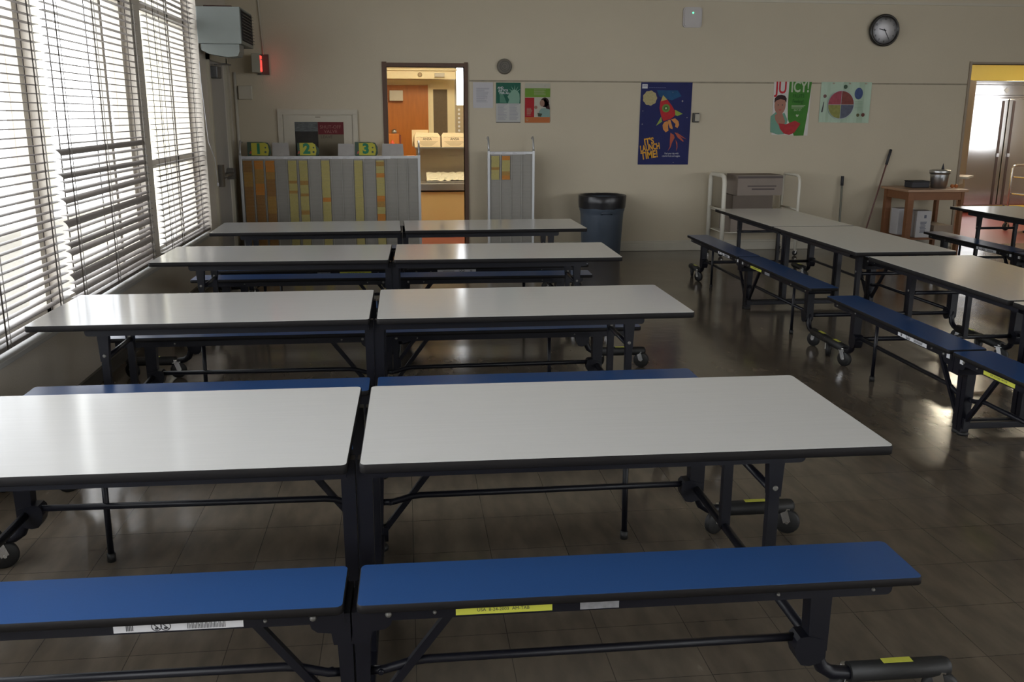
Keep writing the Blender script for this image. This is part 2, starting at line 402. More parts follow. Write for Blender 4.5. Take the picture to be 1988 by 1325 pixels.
# ---------------------------------------------------------------- venetian blinds
HEAVY = {1, 3, 6, 7, 10, 13, 16, 19}
def blind(y0, y1, label, z1=3.28, zb=.535, seed=1, messy=False, ladders=(), wand=None):
    rnd = random.Random(seed)
    X = XL-.035
    root = empty('venetian_blind', (X, (y0+y1)/2, zb), 0, label, 'window blind', 'venetian blinds on the left wall windows')
    ox, oy, oz = root.location
    def L(x, y, z): return (x-ox, y-oy, z-oz)
    b = MB(); z = zb+.045; k = 0
    D, T = .046, .0022
    while z < z1-.06:
        tilt = rnd.uniform(-.05, .05) - .02
        dz0 = rnd.uniform(-.0025, .0025); dz1 = rnd.uniform(-.0025, .0025)
        if messy and z < 1.50:
            if k in HEAVY: tilt = -rnd.uniform(.55, 1.0)
            else: tilt = -rnd.uniform(.1, .35)
            dz0 = rnd.uniform(-.009, .009); dz1 = rnd.uniform(-.006, .006)
        ya, yb = y0+rnd.uniform(0, .006), y1-rnd.uniform(0, .006)
        v = []
        N = 6
        prof = []
        for j in range(N+1):
            t = j/N-.5; prof.append((t*D, -((2*t)**2)*.004))
        top = []; bot = []
        for yy, dz in ((ya, dz0), (yb, dz1)):
            A = []; B = []
            for px, pz in prof:
                xx = px*math.cos(tilt)-pz*math.sin(tilt); zz = px*math.sin(tilt)+pz*math.cos(tilt)
                A.append(b.bm.verts.new(L(X+xx, yy, z+dz+zz))); B.append(b.bm.verts.new(L(X+xx, yy, z+dz+zz-T)))
            top.append(A); bot.append(B)
        for j in range(N):
            b.bm.faces.new((top[0][j], top[0][j+1], top[1][j+1], top[1][j])); b.bm.faces.new((bot[0][j+1], bot[0][j], bot[1][j], bot[1][j+1]))
        for e in (0, 1):
            for j in range(N): b.bm.faces.new((top[e][j], bot[e][j], bot[e][j+1], top[e][j+1]))
        for j in (0, N): b.bm.faces.new((top[0][j], top[1][j], bot[1][j], bot[0][j]))
        z += .047; k += 1
    b.build('slats', M_slat, root)
    b = MB(); b.box(-.028, .028, y0-oy, y1-oy, z1-.055-oz, z1-oz, .004); b.build('headrail', M_slat, root)
    b = MB(); b.box(-.025, .025, y0-oy, y1-oy, -.008, .016, .004); b.build('bottom_rail', M_slat, root)
    for f in ladders:
        yy = y0+(y1-y0)*f-oy
        b = MB()
        for sx in (-.0255, .0255): b.box(sx-.001, sx+.001, yy-.008, yy+.008, .0, z1-oz-.03)
        b.build('ladder_tape', mat('brown_ladder_tape', (.13, .115, .10), .8), root)
        b = MB(); b.tube([(0.031, yy+.03, .01), (.031, yy+.03, z1-oz-.03)], .0022, 6); b.build('lift_cord', mat('pale_cord', (.45, .43, .40), .7), root)
    if wand:
        yy, zz = wand; b = MB(); b.tube([(.045, yy-oy, zz-oz), (.05, yy-oy+.004, (zz+z1)/2-oz), (.035, yy-oy, z1-oz-.04)], .0035, 6); b.build('pull_cord', M_wht, root)
    return root
blind(3.80, 5.72, 'venetian blind nearest the camera at the left picture edge, slats open', seed=3, ladders=(.12, .50, .90))
blind(5.83, 7.72, 'middle venetian blind with twisted, dark crooked slats in its lower half', seed=5, messy=True, ladders=(.06, .43, .93))
blind(7.99, 9.84, 'farthest venetian blind, neat thin slats, beside the exit door', seed=8, ladders=(.12, .33, .82))
b = MB(); b.tube([(XL+.015, 9.77, 2.2), (XL+.015, 9.78, 2.0), (XL+.03, 9.85, 1.42), (XL+.05, 10.0, 1.25), (XL+.06, 10.02, 1.0)], .004, 6)
b.lathe([(.004, 0), (.011, -.01), (.012, -.035), (.003, -.04)], c=(XL+.06, 10.02, 1.0), n=10)
tag(b.build('blind_cord', M_wht), 'white pull cord with tassel hanging on the wall beside the farthest blind', 'cord')

# ---------------------------------------------------------------- cafeteria tables with folding benches
BO, BW, BH, TW, TL, TH, GAP, BL = .576, .225, .470, .773, 1.578, .737, .0333, 1.53
def pmesh(poly_fn, z0, z1): pass
MC = {}
def cached(key, fn):
    if key not in MC:
        o = fn(); MC[key] = o.data; bpy.data.objects.remove(o)
    return MC[key]
def inst(name, key, fn, parent, loc=(0, 0, 0), rot=(0, 0, 0), scale=None):
    me = cached(key, fn)
    o = bpy.data.objects.new(name, me); COL.objects.link(o); o.parent = parent; o.location = loc; o.rotation_euler = rot
    if scale: o.scale = scale
    return o
def slab(L, Wd, T, m, name):
    def f():
        b = MB(); b.prism(rrect(.0025, L-.0025, -Wd/2+.0025, Wd/2-.0025, .016), 'z', -T+.001, 0); return b.build(name, m)
    return f
def band(L, Wd, T):
    def f():
        b = MB(); po = rrect(0, L, -Wd/2, Wd/2, .018); pi = rrect(.0025, L-.0025, -Wd/2+.0025, Wd/2-.0025, .016)
        n = len(po); V = []
        for p, z in ((pi, -.001), (po, -.004), (po, -T+.003), (pi, -T)): V.append([b.bm.verts.new((x, y, z)) for x, y in p])
        for A, B in zip(V, V[1:]):
            for k in range(n): f = b.bm.faces.new((A[k], A[(k+1) % n], B[(k+1) % n], B[k])); f.smooth = True
        b.bm.faces.new(V[-1]); return b.build('edge_band', M_edge)
    return f
def rail(L, h, w, x0):
    """long side channel with rounded outer lower corner; local z=0 is its top"""
    def f():
        b = MB(); r = .016
        poly = [(x0, 0), (x0, -h), (L-r, -h)] + [(L-r+r*math.sin(a), -h+r-r*math.cos(a)) for a in (PI/6, PI/3, PI/2)] + [(L, 0)]
        b.prism(poly, 'y', -w/2, w/2); return b.build('rail', M_frame)
    return f
def caster_fn():
    b = MB(); b.lathe([(.006, -.014), (.046, -.014), (.052, -.009), (.052, .009), (.046, .014), (.006, .014)], axis='y', n=20); return b.build('w', M_rub)
def fork_fn():
    b = MB()
    for sy in (-.019, .019): b.bar((0, sy, 0), (.018, sy, .058), .0035, .03, up=(1, 0, 0))
    b.box(-.008, .044, -.021, .021, .056, .061); b.lathe([(.014, .060), (.014, .075)], c=(.018, 0, 0), n=12); b.lathe([(.007, -.022), (.007, .022)], axis='y', n=8)
    return b.build('f', M_chr)
def make_table(root, legside=1, labels=True):
    for s in (1, -1):
        rz = 0 if s == 1 else PI     # the left half is the right half turned about the table's centre
        def V(u, v): return (s*u, s*v)
        def P(u, v, z): x, y = V(u, v); return (x, y, z)
        g = GAP/2
        t = inst('tabletop', 'top', slab(TL, TW, .027, M_lam, 'tabletop'), root, P(g, 0, TH), (0, 0, rz))
        inst('edge_band', 'topband', band(TL, TW, .029), t)
        for v in (-.30, .30): inst('side_rail', 'trail', rail(TL-.24, .042, .026, .01), root, P(g, v, TH-.029), (0, 0, rz))
        for v in (-.21, .21):
            def leg():
                b = MB()
                b.prism([(-.03, 0), (.03, 0), (.024, -.10), (.020, -.19), (-.018, -.19), (-.024, -.10)], 'y', -.018, .018)
                b.box(-.017, .017, -.015, .015, -.50, -.15)
                return b.build('table_leg', M_frame)
            inst('table_leg', 'tleg', leg, root, P(g+1.285, v, TH-.029), (0, 0, rz))
            def pin():
                b = MB(); b.lathe([(.006, -.022), (.009, -.020), (.009, -.017)], axis='y', n=10); return b.build('bolt', M_bolt)
            inst('bolt', 'pin', pin, root, P(g+1.285, v, TH-.19), (0, 0, 0))
            # centre posts beside the seam
            def cpost():
                b = MB()
                b.prism([(.004, 0), (.075, 0), (.046, -.05), (.040, -.66), (.006, -.66)], 'y', -.02, .02)
                return b.build('centre_post', M_frame)
            inst('centre_post', 'cpost', cpost, root, P(0, v*1.18, TH-.03), (0, 0, rz))
        def cross():
            b = MB(); b.tube([(0, -.20, 0), (0, .20, 0)], .013); return b.build('crossbar', M_frame)
        inst('crossbar', 'cross', cross, root, P(g+1.285, 0, .53))
        def tbar():
            b = MB(); b.tube([(0, -.56, 0), (0, .56, 0)], .0155); return b.build('transverse_bar', M_frame)
        inst('transverse_bar', 'tbar', tbar, root, P(g+1.285, 0, .215))
        inst('floor_bar', 'fbar', lambda: MB().box(-.014, .014, -.56, .56, -.018, .018, .004).build('floor_bar', M_frame), root, P(.028, 0, .055))
        for v in (-BO, BO):
            sv = 1 if v > 0 else -1
            bs = inst('bench_seat', 'seat', slab(BL, BW, .022, M_blue, 'bench_seat'), root, P(g, v, BH), (0, 0, rz))
            inst('edge_band', 'seatband', band(BL, BW, .024), bs)
            r = inst('bench_rail', 'brail', rail(BL-.075, .036, BW-.05, .0), root, P(g, v, BH-.024), (0, 0, rz))
            if True:
                def bolt():
                    b = MB(); b.lathe([(.0, -.0068), (.006, -.006), (.0085, -.002), (.009, 0)], axis='y', n=10); return b.build('bolt', M_bolt)
                for u in (.08, .20, 1.13, 1.40):
                    for side in (-1, 1):
                        inst('bolt', 'bolt', bolt, r, (u, side*(BW-.05)/2, -.018), (0, 0, 0 if side < 0 else PI), (.6, 1, .6) if u > .1 else None)
            # hinge plate at the seam
            def hp():
                b = MB(); b.prism([(.0, -.01), (.11, -.01), (.10, -.05), (.085, -.062), (.05, -.066), (.045, -.10), (.0, -.10)], 'y', -.085, .085); return b.build('hinge_plate', M_frame)
            inst('hinge_plate', 'hp', hp, root, P(.002, v, BH-.024), (0, 0, rz))
            def bcp():
                b = MB(); b.prism([(.003, 0), (.048, 0), (.034, -.36), (.038, -.36), (.038, -.40), (.003, -.40)], 'y', -.024, .024); return b.build('bench_centre_post', M_frame)
            inst('bench_centre_post', 'bcp', bcp, root, P(0, v, BH-.05), (0, 0, rz))
            inst('rubber_foot', 'foot', lambda: MB().lathe([(.030, .012), (.030, .022), (.024, .028)][::-1] if False else [(.030, 0), (.030, .014), (.020, .022)], n=14).build('rubber_foot', M_rub), root, P(.024, v, 0.0))
            def diag():
                b = MB(); b.bar((.035, 0, .075), (.29, 0, .415), .02, .022); b.box(.025, .055, -.018, .018, .04, .10); return b.build('diagonal_brace', M_frame)
            inst('diagonal_brace', 'diag', diag, root, P(0, v*1.0+.0, 0), (0, 0, rz))
            def lrail():
                b = MB()
                b.tube([(.04, 0, .205), (.075, 0, .205), (.11, 0, .214), (.15, 0, .226), (.19, 0, .23), (1.29, 0, .235)], .0125)
                b.lathe([(.006, -.018), (.009, -.015), (.009, 0)], c=(.068, 0, .205), axis='y', n=8)
                return b.build('lower_rail', M_frame)
            inst('lower_rail', 'lrail', lrail, root, P(0, v*.985, 0), (0, 0, rz))
            def bpost():
                b = MB()
                b.prism([(-.032, 0), (.032, 0), (.030, -.205), (-.026, -.205)], 'y', -.026, .026)
                b.prism([(-.062, -.168), (-.052, -.158), (-.026, -.155), (.026, -.17), (.026, -.225), (.010, -.242), (-.020, -.250), (-.045, -.245), (-.058, -.225), (-.066, -.195)], 'y', -.029, .029)
                b.tube([(.012, 0, -.18), (.014, 0, -.235), (.03, 0, -.272), (.06, 0, -.292), (.11, 0, -.298), (.16, 0, -.298)], .020, 12)
                return b.build('bench_post', M_frame)
            bp_ = inst('bench_post', 'bpost', bpost, root, P(g+1.285, v, BH-.06), (0, 0, rz))
            def arm():
                b = MB(); b.tube([(0, 0, 0), (.29, 0, 0), (.305, 0, 0), (.312, 0, 0)], [.030, .030, .026, .016], 16); return b.build('caster_arm', M_rub)
            a = inst('caster_arm', 'arm', arm, root, P(g+1.285+.115, v, BH-.06-.296), (0, 0, rz))
            inst('arm_label', 'armlab', lambda: MB().prism([(.10, .0215), (.19, .0215), (.19, .0225), (.10, .0225)], 'y', -.012, .012).build('arm_label', M_yel), a, (0, -.0, .008), (.0, 0, 0))
            for u, dv in ((1.40, .012), (1.70, -.012)):
                c = inst('caster_fork', 'fork', fork_fn, root, P(u, v+dv, .052), (0, 0, rz + (.5 if dv > 0 else PI-.4)))
                inst('caster_wheel', 'wheel', caster_fn, c)
            if sv == legside*s:
                pass
            if (s*sv) == legside:
                def drop():
                    b = MB(); b.tube([(0, 0, BH-.07), (.004, 0, .03)], .0115); b.mi = 1; b.tube([(.004, 0, .035), (.004, 0, 0)], .016); return b.build('drop_leg', [M_frame, M_rub])
                inst('drop_leg', 'drop', drop, root, P(1.01, v, 0), (0, 0, rz))
            # stickers on the outer face of the bench rail
            yface = sv*((BW-.05)/2+.0008)
            wy = s*v
            real_side = 1 if (s*sv) > 0 else -1       # which side of the table this bench is on
            if labels and legside == -1:
                q = MB(); x0 = .045 if s == 1 else .02; q.box(x0, x0+.030, yface-.0006, yface+.0006, -.031, -.006); q.build('square_label', M_wht, r)
            if labels:
                if s == 1:
                    lb = MB(); lb.box(.255, .51, yface-.0006, yface+.0006, -.030, -.006); lb = lb.build('yellow_label', M_yel, r); lb['label'] = 'yellow sticker with faint dates'
                    text('USA  8-24-2003  AM-TAB', .013, M_ink, lb, (.38, yface+sv*.0008, -.018), (PI/2, 0, 0 if sv < 0 else PI), depth=.0002)
                    l2 = MB(); l2.box(.585, .69, yface-.0006, yface+.0006, -.032, -.008); l2 = l2.build('torn_label', mat('worn_grey_sticker', (.22, .22, .23), .6, var=.4, scale=60), r); l2['label'] = 'torn grey sticker'
                else:
                    lb = MB(); lb.box(.255, .575, yface-.0006, yface+.0006, -.031, -.004); lb = lb.build('warning_label', M_wht, r); lb['label'] = 'white warning sticker with pictograms'
                    b = MB(); y2a, y2b = yface+sv*.0006, yface+sv*.0012
                    mir = 1 if sv > 0 else -1
                    def XX(t): return .255+.32*(t if mir*1 > 0 else t)
                    for cx in (.33, .40):
                        for k in range(16):
                            a0, a1 = 2*PI*k/16, 2*PI*(k+1)/16; xc = XX(1-cx); zc = -.0175
                            b.bar((xc+.012*math.cos(a0), (y2a+y2b)/2, zc+.012*math.sin(a0)), (xc+.012*math.cos(a1), (y2a+y2b)/2, zc+.012*math.sin(a1)), .0006, .002)
                        b.bar((xc-.009, (y2a+y2b)/2, -.026), (xc+.009, (y2a+y2b)/2, -.009), .0006, .002)
                        b.box(xc-.004, xc+.004, min(y2a, y2b), max(y2a, y2b), -.026, -.020)
                    for k in range(26):
                        xk = XX(.14+.30*k/26) ; b.box(xk, xk+.0013, min(y2a, y2b), max(y2a, y2b), -.028, -.008-.004*((k*7) % 3))
                    for k in range(5):
                        xk = XX(.85+.012*k); b.box(xk, xk+.0018, min(y2a, y2b), max(y2a, y2b), -.027, -.010)
                    b.build('printed_marks', M_ink, lb)
TG = 'folding cafeteria tables'
def table(x, y, rz, label, legside=1, flip=False):
    r = empty('cafeteria_table', (x, y, 0), rz + (PI if flip else 0), label, 'table', TG)
    return r
t1 = table(-.1586, 2.8369, -.0104, 'white-topped cafeteria table with blue benches, nearest the camera, its yellow sticker in full view'); make_table(t1, 1)
def place(src, x, y, rz, label):
    c = copy_tree(src); c.location = (x, y, 0); c.rotation_euler = (0, 0, rz); c['label'] = label; return c
place(t1, -.1665, 4.7429, 0, 'white-topped cafeteria table with blue benches in the second row from the camera')
place(t1, -.0958, 6.6069, -.0184, 'white-topped cafeteria table with blue benches in the third row from the camera')
place(t1, -.0282, 8.2253, .0159+PI, 'white-topped cafeteria table in the farthest left row, in front of the card racks')
t5 = table(3.6194, 7.8429, -1.5791, 'cafeteria table standing lengthwise in front of the cream tube cart, blue bench on its left'); make_table(t5, -1)
place(t5, 3.5731, 4.4601, -1.5869, 'cafeteria table lengthwise at the right picture edge, kitchen light mirrored on its top')
place(t5, 6.285, 7.90, -1.5708-.012, 'cafeteria table lengthwise at far right, in front of the kitchen opening')

# ---------------------------------------------------------------- things on the back wall
def flat(poly, z0, m, parent, name='printed_shape', t=.0006, loc=(0, 0, 0)):
    """thin printed shape standing on a sheet facing -y; poly in (x, z); z0 = layer"""
    b = MB(); b.prism(poly, 'y', -z0-t, -z0); return b.build(name, m, parent, loc)
def R4(x0, x1, z0, z1): return [(x0, z0), (x1, z0), (x1, z1), (x0, z1)]
def circ(cx, cz, r, n=20, rz=None): return [(cx+r*math.cos(2*PI*k/n), cz+(rz or r)*math.sin(2*PI*k/n)) for k in range(n)]
def wave_sheet(name, w, h, m, x, z, label, cat, group=None, amp=.004, curl=.01, y=YB-.006, rz=0.0):
    """sheet of paper with a slight wave, hanging from its upper-left corner at (x, z)"""
    b = MB(); nx, nz = 10, 12; g = []
    for layer in (0, 1):
        rows = []
        for j in range(nz+1):
            row = []
            for i in range(nx+1):
                u, v = i/nx, j/nz
                d = amp*math.sin(u*7+v*2)*v*0 - .0012
                row.append(b.bm.verts.new((u*w, d+layer*.0008, -v*h)))
            rows.append(row)
        g.append(rows)
    for l in (0, 1):
        for j in range(nz):
            for i in range(nx): b.bm.faces.new((g[l][j][i], g[l][j][i+1], g[l][j+1][i+1], g[l][j+1][i]))
    for j in range(nz):
        for i in (0, nx): b.bm.faces.new((g[0][j][i], g[0][j+1][i], g[1][j+1][i], g[1][j][i]))
    for i in range(nx):
        for j in (0, nz): b.bm.faces.new((g[0][j][i], g[0][j][i+1], g[1][j][i+1], g[1][j][i]))
    root = empty(name, (x, y, z), 0, label, cat, group); root.rotation_euler = (0, rz, 0)
    b.build('sheet', m, root); return root
G = lambda n, c, r=.45, **k: mat(n, c, max(r, .6) if r > .2 else r, **({'spec': .25, **k}))
SY = .0022
# notice page
p = wave_sheet('wall_notice', .245, .30, G('lilac_white_paper', (.50, .49, .51)), .85, 2.075, 'plain white typed notice beside the doorway, leftmost of the sheets on the back wall', 'notice')
rr = random.Random(2)
b = MB()
for k in range(15): b.box(.04, .04+.16*rr.uniform(.6, 1), -SY-.0004, -SY, -.07-k*.0115, -.066-k*.0115)
b.build('typed_lines', G('grey_print', (.27, .26, .30)), p)
# justice poster
p = wave_sheet('wall_poster', .300, .472, G('poster_grey_white', (.44, .44, .42)), 1.130, 2.075, 'narrow poster, dark green picture above two columns of print', 'poster', rz=0)
gd = G('poster_dark_green', (.015, .10, .065)); gl = G('poster_pale_green', (.20, .34, .26)); gm = G('poster_mid_green', (.08, .20, .14))
flat(R4(0, .30, -.245, 0), SY, gd, p, 'picture')
flat([(.045, -.235), (.045, -.15), (.03, -.11), (.05, -.085), (.075, -.11), (.13, -.24)], SY+.0008, gm, p, 'picture')
hd = [(.145, -.243), (.16, -.20), (.14, -.165), (.165, -.13), (.19, -.095), (.225, -.08), (.26, -.095), (.285, -.13), (.29, -.19), (.285, -.243)]
flat(hd, SY+.0008, gl, p, 'picture')
for a in range(5):
    an = PI*(.18+.16*a); c = (.228, -.12)
    flat([(c[0]+.04*math.cos(an-.12), c[1]+.04*math.sin(an-.12)), (c[0]+.093*math.cos(an), c[1]+.093*math.sin(an)), (c[0]+.04*math.cos(an+.12), c[1]+.04*math.sin(an+.12))], SY+.0008, gl, p, 'picture')
for k, t_ in enumerate(('AND', 'JUSTICE', 'FOR ALL')): text(t_, .033, M_wht, p, (.018+.012*k, -SY-.002, -.062-.031*k), align='LEFT', bold=.0006)
b = MB()
for k in range(18):
    for x0 in (.02, .165): b.box(x0, x0+.115*rr.uniform(.6, 1), -SY-.0004, -SY, -.262-k*.0105, -.258-k*.0105)
b.build('print_columns', G('grey_print', (.25, .25, .25)), p)
flat(R4(0, .30, -.472, -.465), SY, M_ink, p, 'printed_border')
# red, green and orange poster
p = wave_sheet('wall_poster', .310, .468, G('poster_cream', (.42, .40, .33)), 1.484, 2.070, 'poster with lime band, red block, orange foot and a dark-haired woman', 'poster')
flat(R4(0, .31, -.165, -.060), SY, G('poster_lime', (.13, .25, .03)), p, 'printed_band')
flat(R4(0, .115, -.40, -.170), SY, G('poster_red', (.34, .015, .02)), p, 'printed_block')
flat(R4(0, .31, -.468, -.400), SY, G('poster_orange', (.42, .13, .04)), p, 'printed_band')
flat([(.19, -.399), (.17, -.34), (.20, -.30), (.25, -.29), (.308, -.30), (.308, -.399)], SY, G('pale_teal_print', (.20, .30, .27)), p, 'picture')
flat(circ(.245, -.225, .052, rz=.058), SY+.0008, G('dark_hair_print', (.035, .012, .012)), p, 'picture')
flat([(.21, -.20), (.255, -.18), (.30, -.25), (.31, -.31), (.265, -.30), (.235, -.25)], SY+.0008, G('dark_hair_print', (.035, .012, .012)), p, 'picture')
flat(circ(.212, -.235, .030, rz=.04), SY+.0016, G('skin_print', (.26, .15, .11)), p, 'picture')
flat(circ(.135, -.285, .02), SY+.0008, G('skin_print', (.26, .15, .11)), p, 'picture')
flat([(.155, -.35), (.215, -.36), (.20, -.395), (.165, -.395)], SY+.0012, G('dark_bowl_print', (.05, .06, .04)), p, 'picture')
b = MB()
for k in range(6): b.box(.11, .11+.15*rr.uniform(.7, 1), -SY-.0014, -SY-.0008, -.080-k*.012, -.076-k*.012)
for k in range(7): b.box(.022, .022+.07*rr.uniform(.6, 1), -SY-.0014, -SY-.0008, -.30-k*.013, -.2955-k*.013)
b.build('printed_lines', G('pale_print', (.33, .30, .22)), p)
text('1', .022, M_ink, p, (.245, -SY-.001, -.033))
text('Q', .034, G('pale_print', (.33, .30, .22)), p, (.028, -SY-.0015, -.433))

# rocket poster
p = empty('rocket_poster', (2.928, YB-.004, 2.090), 0, 'tall navy poster of a strawberry rocket reading it is launch time', 'poster')
b = MB(); b.prism([(0, 0), (.652, .002), (.640, -1.000), (-.010, -.998)], 'y', -.0012, 0); b.build('sheet', G('poster_navy', (.013, .017, .095), .35, var=.25, scale=4), p)
q = .00136
def PP(px, py): return ((px-110)/ (852-110)*.652, -(py-80)/(1250-80)*1.0)
def poly(pts): return [PP(x, y) for x, y in pts]
L1, L2, L3 = .0012, .0020, .0028
flat(poly([(340, 190), (640, 190), (700, 270), (560, 330), (380, 280)]), L1, G('poster_teal_glow', (.012, .07, .17), .35, var=.4, scale=9), p, 'picture')
cx, cy = PP(243, 300)
flat([(cx+(.088+.004*math.cos(9*a))*math.cos(a), cy+(.088+.004*math.cos(9*a))*math.sin(a)) for a in [2*PI*k/54 for k in range(54)]], L2, G('cracker_moon_print', (.40, .34, .17), .5, var=.25, scale=50), p, 'moon_picture')
flat(poly([(430, 262), (490, 315), (560, 400), (620, 490), (615, 545), (560, 590), (450, 625), (410, 540), (388, 440), (395, 350)]), L2, G('strawberry_red_print', (.42, .02, .025), .35, var=.3, scale=30), p, 'rocket_picture')
flat(poly([(430, 258), (492, 318), (455, 330), (405, 345)]), L3, G('pale_yellow_print', (.42, .36, .12)), p, 'rocket_picture')
flat(poly([(612, 462), (728, 520), (650, 552), (620, 540)]), L3, G('lime_fin_print', (.26, .34, .06)), p, 'rocket_picture')
flat(poly([(415, 560), (432, 632), (345, 692)]), L3, G('lime_fin_print', (.26, .34, .06)), p, 'rocket_picture')
for r_, nm, c_ in ((.050, 'kiwi_green_print', (.13, .25, .05)), (.030, 'kiwi_dark_print', (.06, .13, .03)), (.012, 'kiwi_white_print', (.5, .55, .35))):
    c = PP(480, 442); flat(circ(c[0], c[1], r_), L3+(.05-r_)*.05, G(nm, c_), p, 'rocket_picture')
mo = G('mandarin_print', (.58, .24, .07), .35, var=.2, scale=30)
flat(poly([(500, 625), (525, 640), (520, 700), (530, 760), (490, 785), (450, 740), (440, 680), (465, 640)]), L3, mo, p, 'picture')
flat(poly([(510, 615), (550, 605), (590, 720), (585, 742), (545, 720)]), L3+.0008, mo, p, 'picture')
flat(poly([(560, 600), (620, 583), (670, 625), (682, 680), (660, 722), (625, 705), (630, 665), (600, 640)]), L3, mo, p, 'picture')
ca = G('carrot_flame_print', (.42, .09, .05))
for pts in ([(560, 790), (610, 820), (625, 860), (590, 930), (570, 1000), (530, 1055), (560, 990), (558, 900)], [(620, 780), (680, 810), (760, 910), (750, 918), (670, 860)], [(650, 785), (720, 830), (800, 885), (720, 850)], [(640, 890), (668, 940), (672, 1000), (655, 1055), (660, 990)]):
    flat(poly(pts), L3, ca, p, 'picture')
for x, y, r_ in ((716, 340, .016), (147, 482, .008), (145, 668, .010), (793, 572, .009), (572, 217, .005), (620, 1218, .007)):
    c = PP(x, y); flat([(c[0]-r_, c[1]), (c[0]-r_*.25, c[1]-r_*.25), (c[0], c[1]-r_), (c[0]+r_*.25, c[1]-r_*.25), (c[0]+r_, c[1]), (c[0]+r_*.25, c[1]+r_*.25), (c[0], c[1]+r_), (c[0]-r_*.25, c[1]+r_*.25)], L2, G('star_print', (.45, .42, .40)), p, 'star_picture')
M_gold = G('gold_lettering', (.66, .33, .03))
for t_, x, y, sz, sx in (("IT'S", 252, 915, .105, .80), ('LAUNCH', 270, 1003, .104, .60), ('TIME!', 266, 1112, .125, .72)):
    c = PP(x, y); o = text(t_, sz, M_gold, p, (c[0], -L2-.001, c[1]), rot=(PI/2, -.16, 0), bold=.0035, sx=sx, shear=.0)
for t_, x, y in (('Fuel your day with', 590, 1087), ('colorful fruits and veggies.', 585, 1125)):
    c = PP(x, y); text(t_, .030 if y < 1100 else .028, M_wht, p, (c[0], -L2-.001, c[1]), sx=.8)
c = PP(165, 135); flat(R4(c[0]-.034, c[0]+.034, c[1]-.026, c[1]+.024), L2, M_wht, p, 'emblem')
text('USDA', .028, G('poster_navy_ink', (.02, .03, .15)), p, (c[0], -L2-.0014, c[1]+.004), sx=.85)
b = MB()
for k in range(8):
    c = PP(225+k*31, 155); b.box(c[0], c[0]+.023, -L2-.0006, -L2, c[1]-.003, c[1]+.003)
b.build('printed_lines', G('grey_blue_print', (.12, .14, .26)), p)

# juicy poster
p = empty('fruit_poster', (4.630, YB-.004, 2.105), 0, 'JUICY poster with boy holding watermelon on white and green', 'poster')
b = MB(); b.prism([(0, 0), (.492, .006), (.488, -.655), (.012, -.645)], 'y', -.0012, 0); b.build('sheet', G('poster_offwhite', (.62, .59, .56), .25), p)
def QP(px, py): return ((px-180)/(790-180)*.492, -(py-165)/(1035-165)*.655)
qp = lambda pts: [QP(x, y) for x, y in pts]
flat(qp([(428, 160), (792, 160), (760, 640), (720, 1035), (560, 1038), (440, 760), (425, 500)]), L1, G('poster_leaf_green', (.05, .19, .025), .25, var=.35, scale=7), p, 'printed_block')
c = QP(315, 265); text('JU', .200, G('juicy_red', (.47, .02, .03)), p, (c[0]-.012, -L2-.0012, c[1]+.0), bold=.004, sx=.78)
c = QP(615, 255); text('ICY!', .185, G('juicy_pale', (.44, .50, .36)), p, (c[0]-.005, -L2-.0012, c[1]+.005), bold=.004, sx=.72)
flat(qp([(160, 720), (250, 640), (300, 700), (380, 660), (440, 780), (400, 1010), (300, 1020), (170, 980)]), L2, G('mint_shirt_print', (.16, .32, .24)), p, 'picture')
flat(qp([(225, 700), (330, 640), (400, 800), (390, 860), (300, 870), (240, 780)]), L2+.0006, G('juicy_skin', (.36, .17, .12)), p, 'picture')
c = QP(300, 535); flat(circ(c[0], c[1], .074, 24, .118), L2+.001, G('juicy_skin', (.36, .17, .12)), p, 'picture')
flat(qp([(205, 500), (205, 430), (250, 380), (310, 370), (370, 385), (400, 430), (398, 500), (370, 455), (300, 440), (240, 460)]), L2+.0018, G('dark_hair_print', (.035, .012, .012)), p, 'picture')
for ex in (268, 338):
    c = QP(ex, 535); flat(circ(c[0], c[1], .007, 10), L2+.002, M_ink, p, 'picture')
c = QP(305, 615); flat([(c[0]-.025, c[1]+.004), (c[0]+.025, c[1]+.004), (c[0], c[1]-.008)], L2+.002, G('juicy_red', (.47, .02, .03)), p, 'picture')
flat(qp([(300, 835), (420, 850), (560, 790), (655, 840), (560, 990), (480, 1025), (390, 1000), (320, 920)]), L2+.0024, G('melon_red_print', (.40, .03, .035), .35, var=.3, scale=20), p, 'picture')
text('EAT IT!', .03, G('juicy_pale', (.44, .50, .36)), p, (QP(590, 620)[0], -L2-.001, QP(590, 620)[1]))
c = QP(590, 430); text('FRUITS', .062, G('deep_green_print', (.015, .09, .012)), p, (c[0], -L2-.001, c[1]+.03), sx=.8); text('Feeling!', .062, G('deep_green_print', (.015, .09, .012)), p, (c[0], -L2-.001, c[1]-.035), sx=.8)
b = MB()
for k in range(3):
    c = QP(600, 545+k*20); b.box(c[0]-.09, c[0]+.09-.02*k, -L2-.0006, -L2, c[1]-.003, c[1]+.003)
b.build('printed_lines', G('juicy_pale', (.44, .50, .36)), p)
c = QP(592, 708); flat([(c[0], c[1]-.018), (c[0]+.020, c[1]+.004), (c[0]+.012, c[1]+.016), (c[0], c[1]+.008), (c[0]-.012, c[1]+.016), (c[0]-.020, c[1]+.004)], L2, G('juicy_pale', (.44, .50, .36)), p, 'emblem')

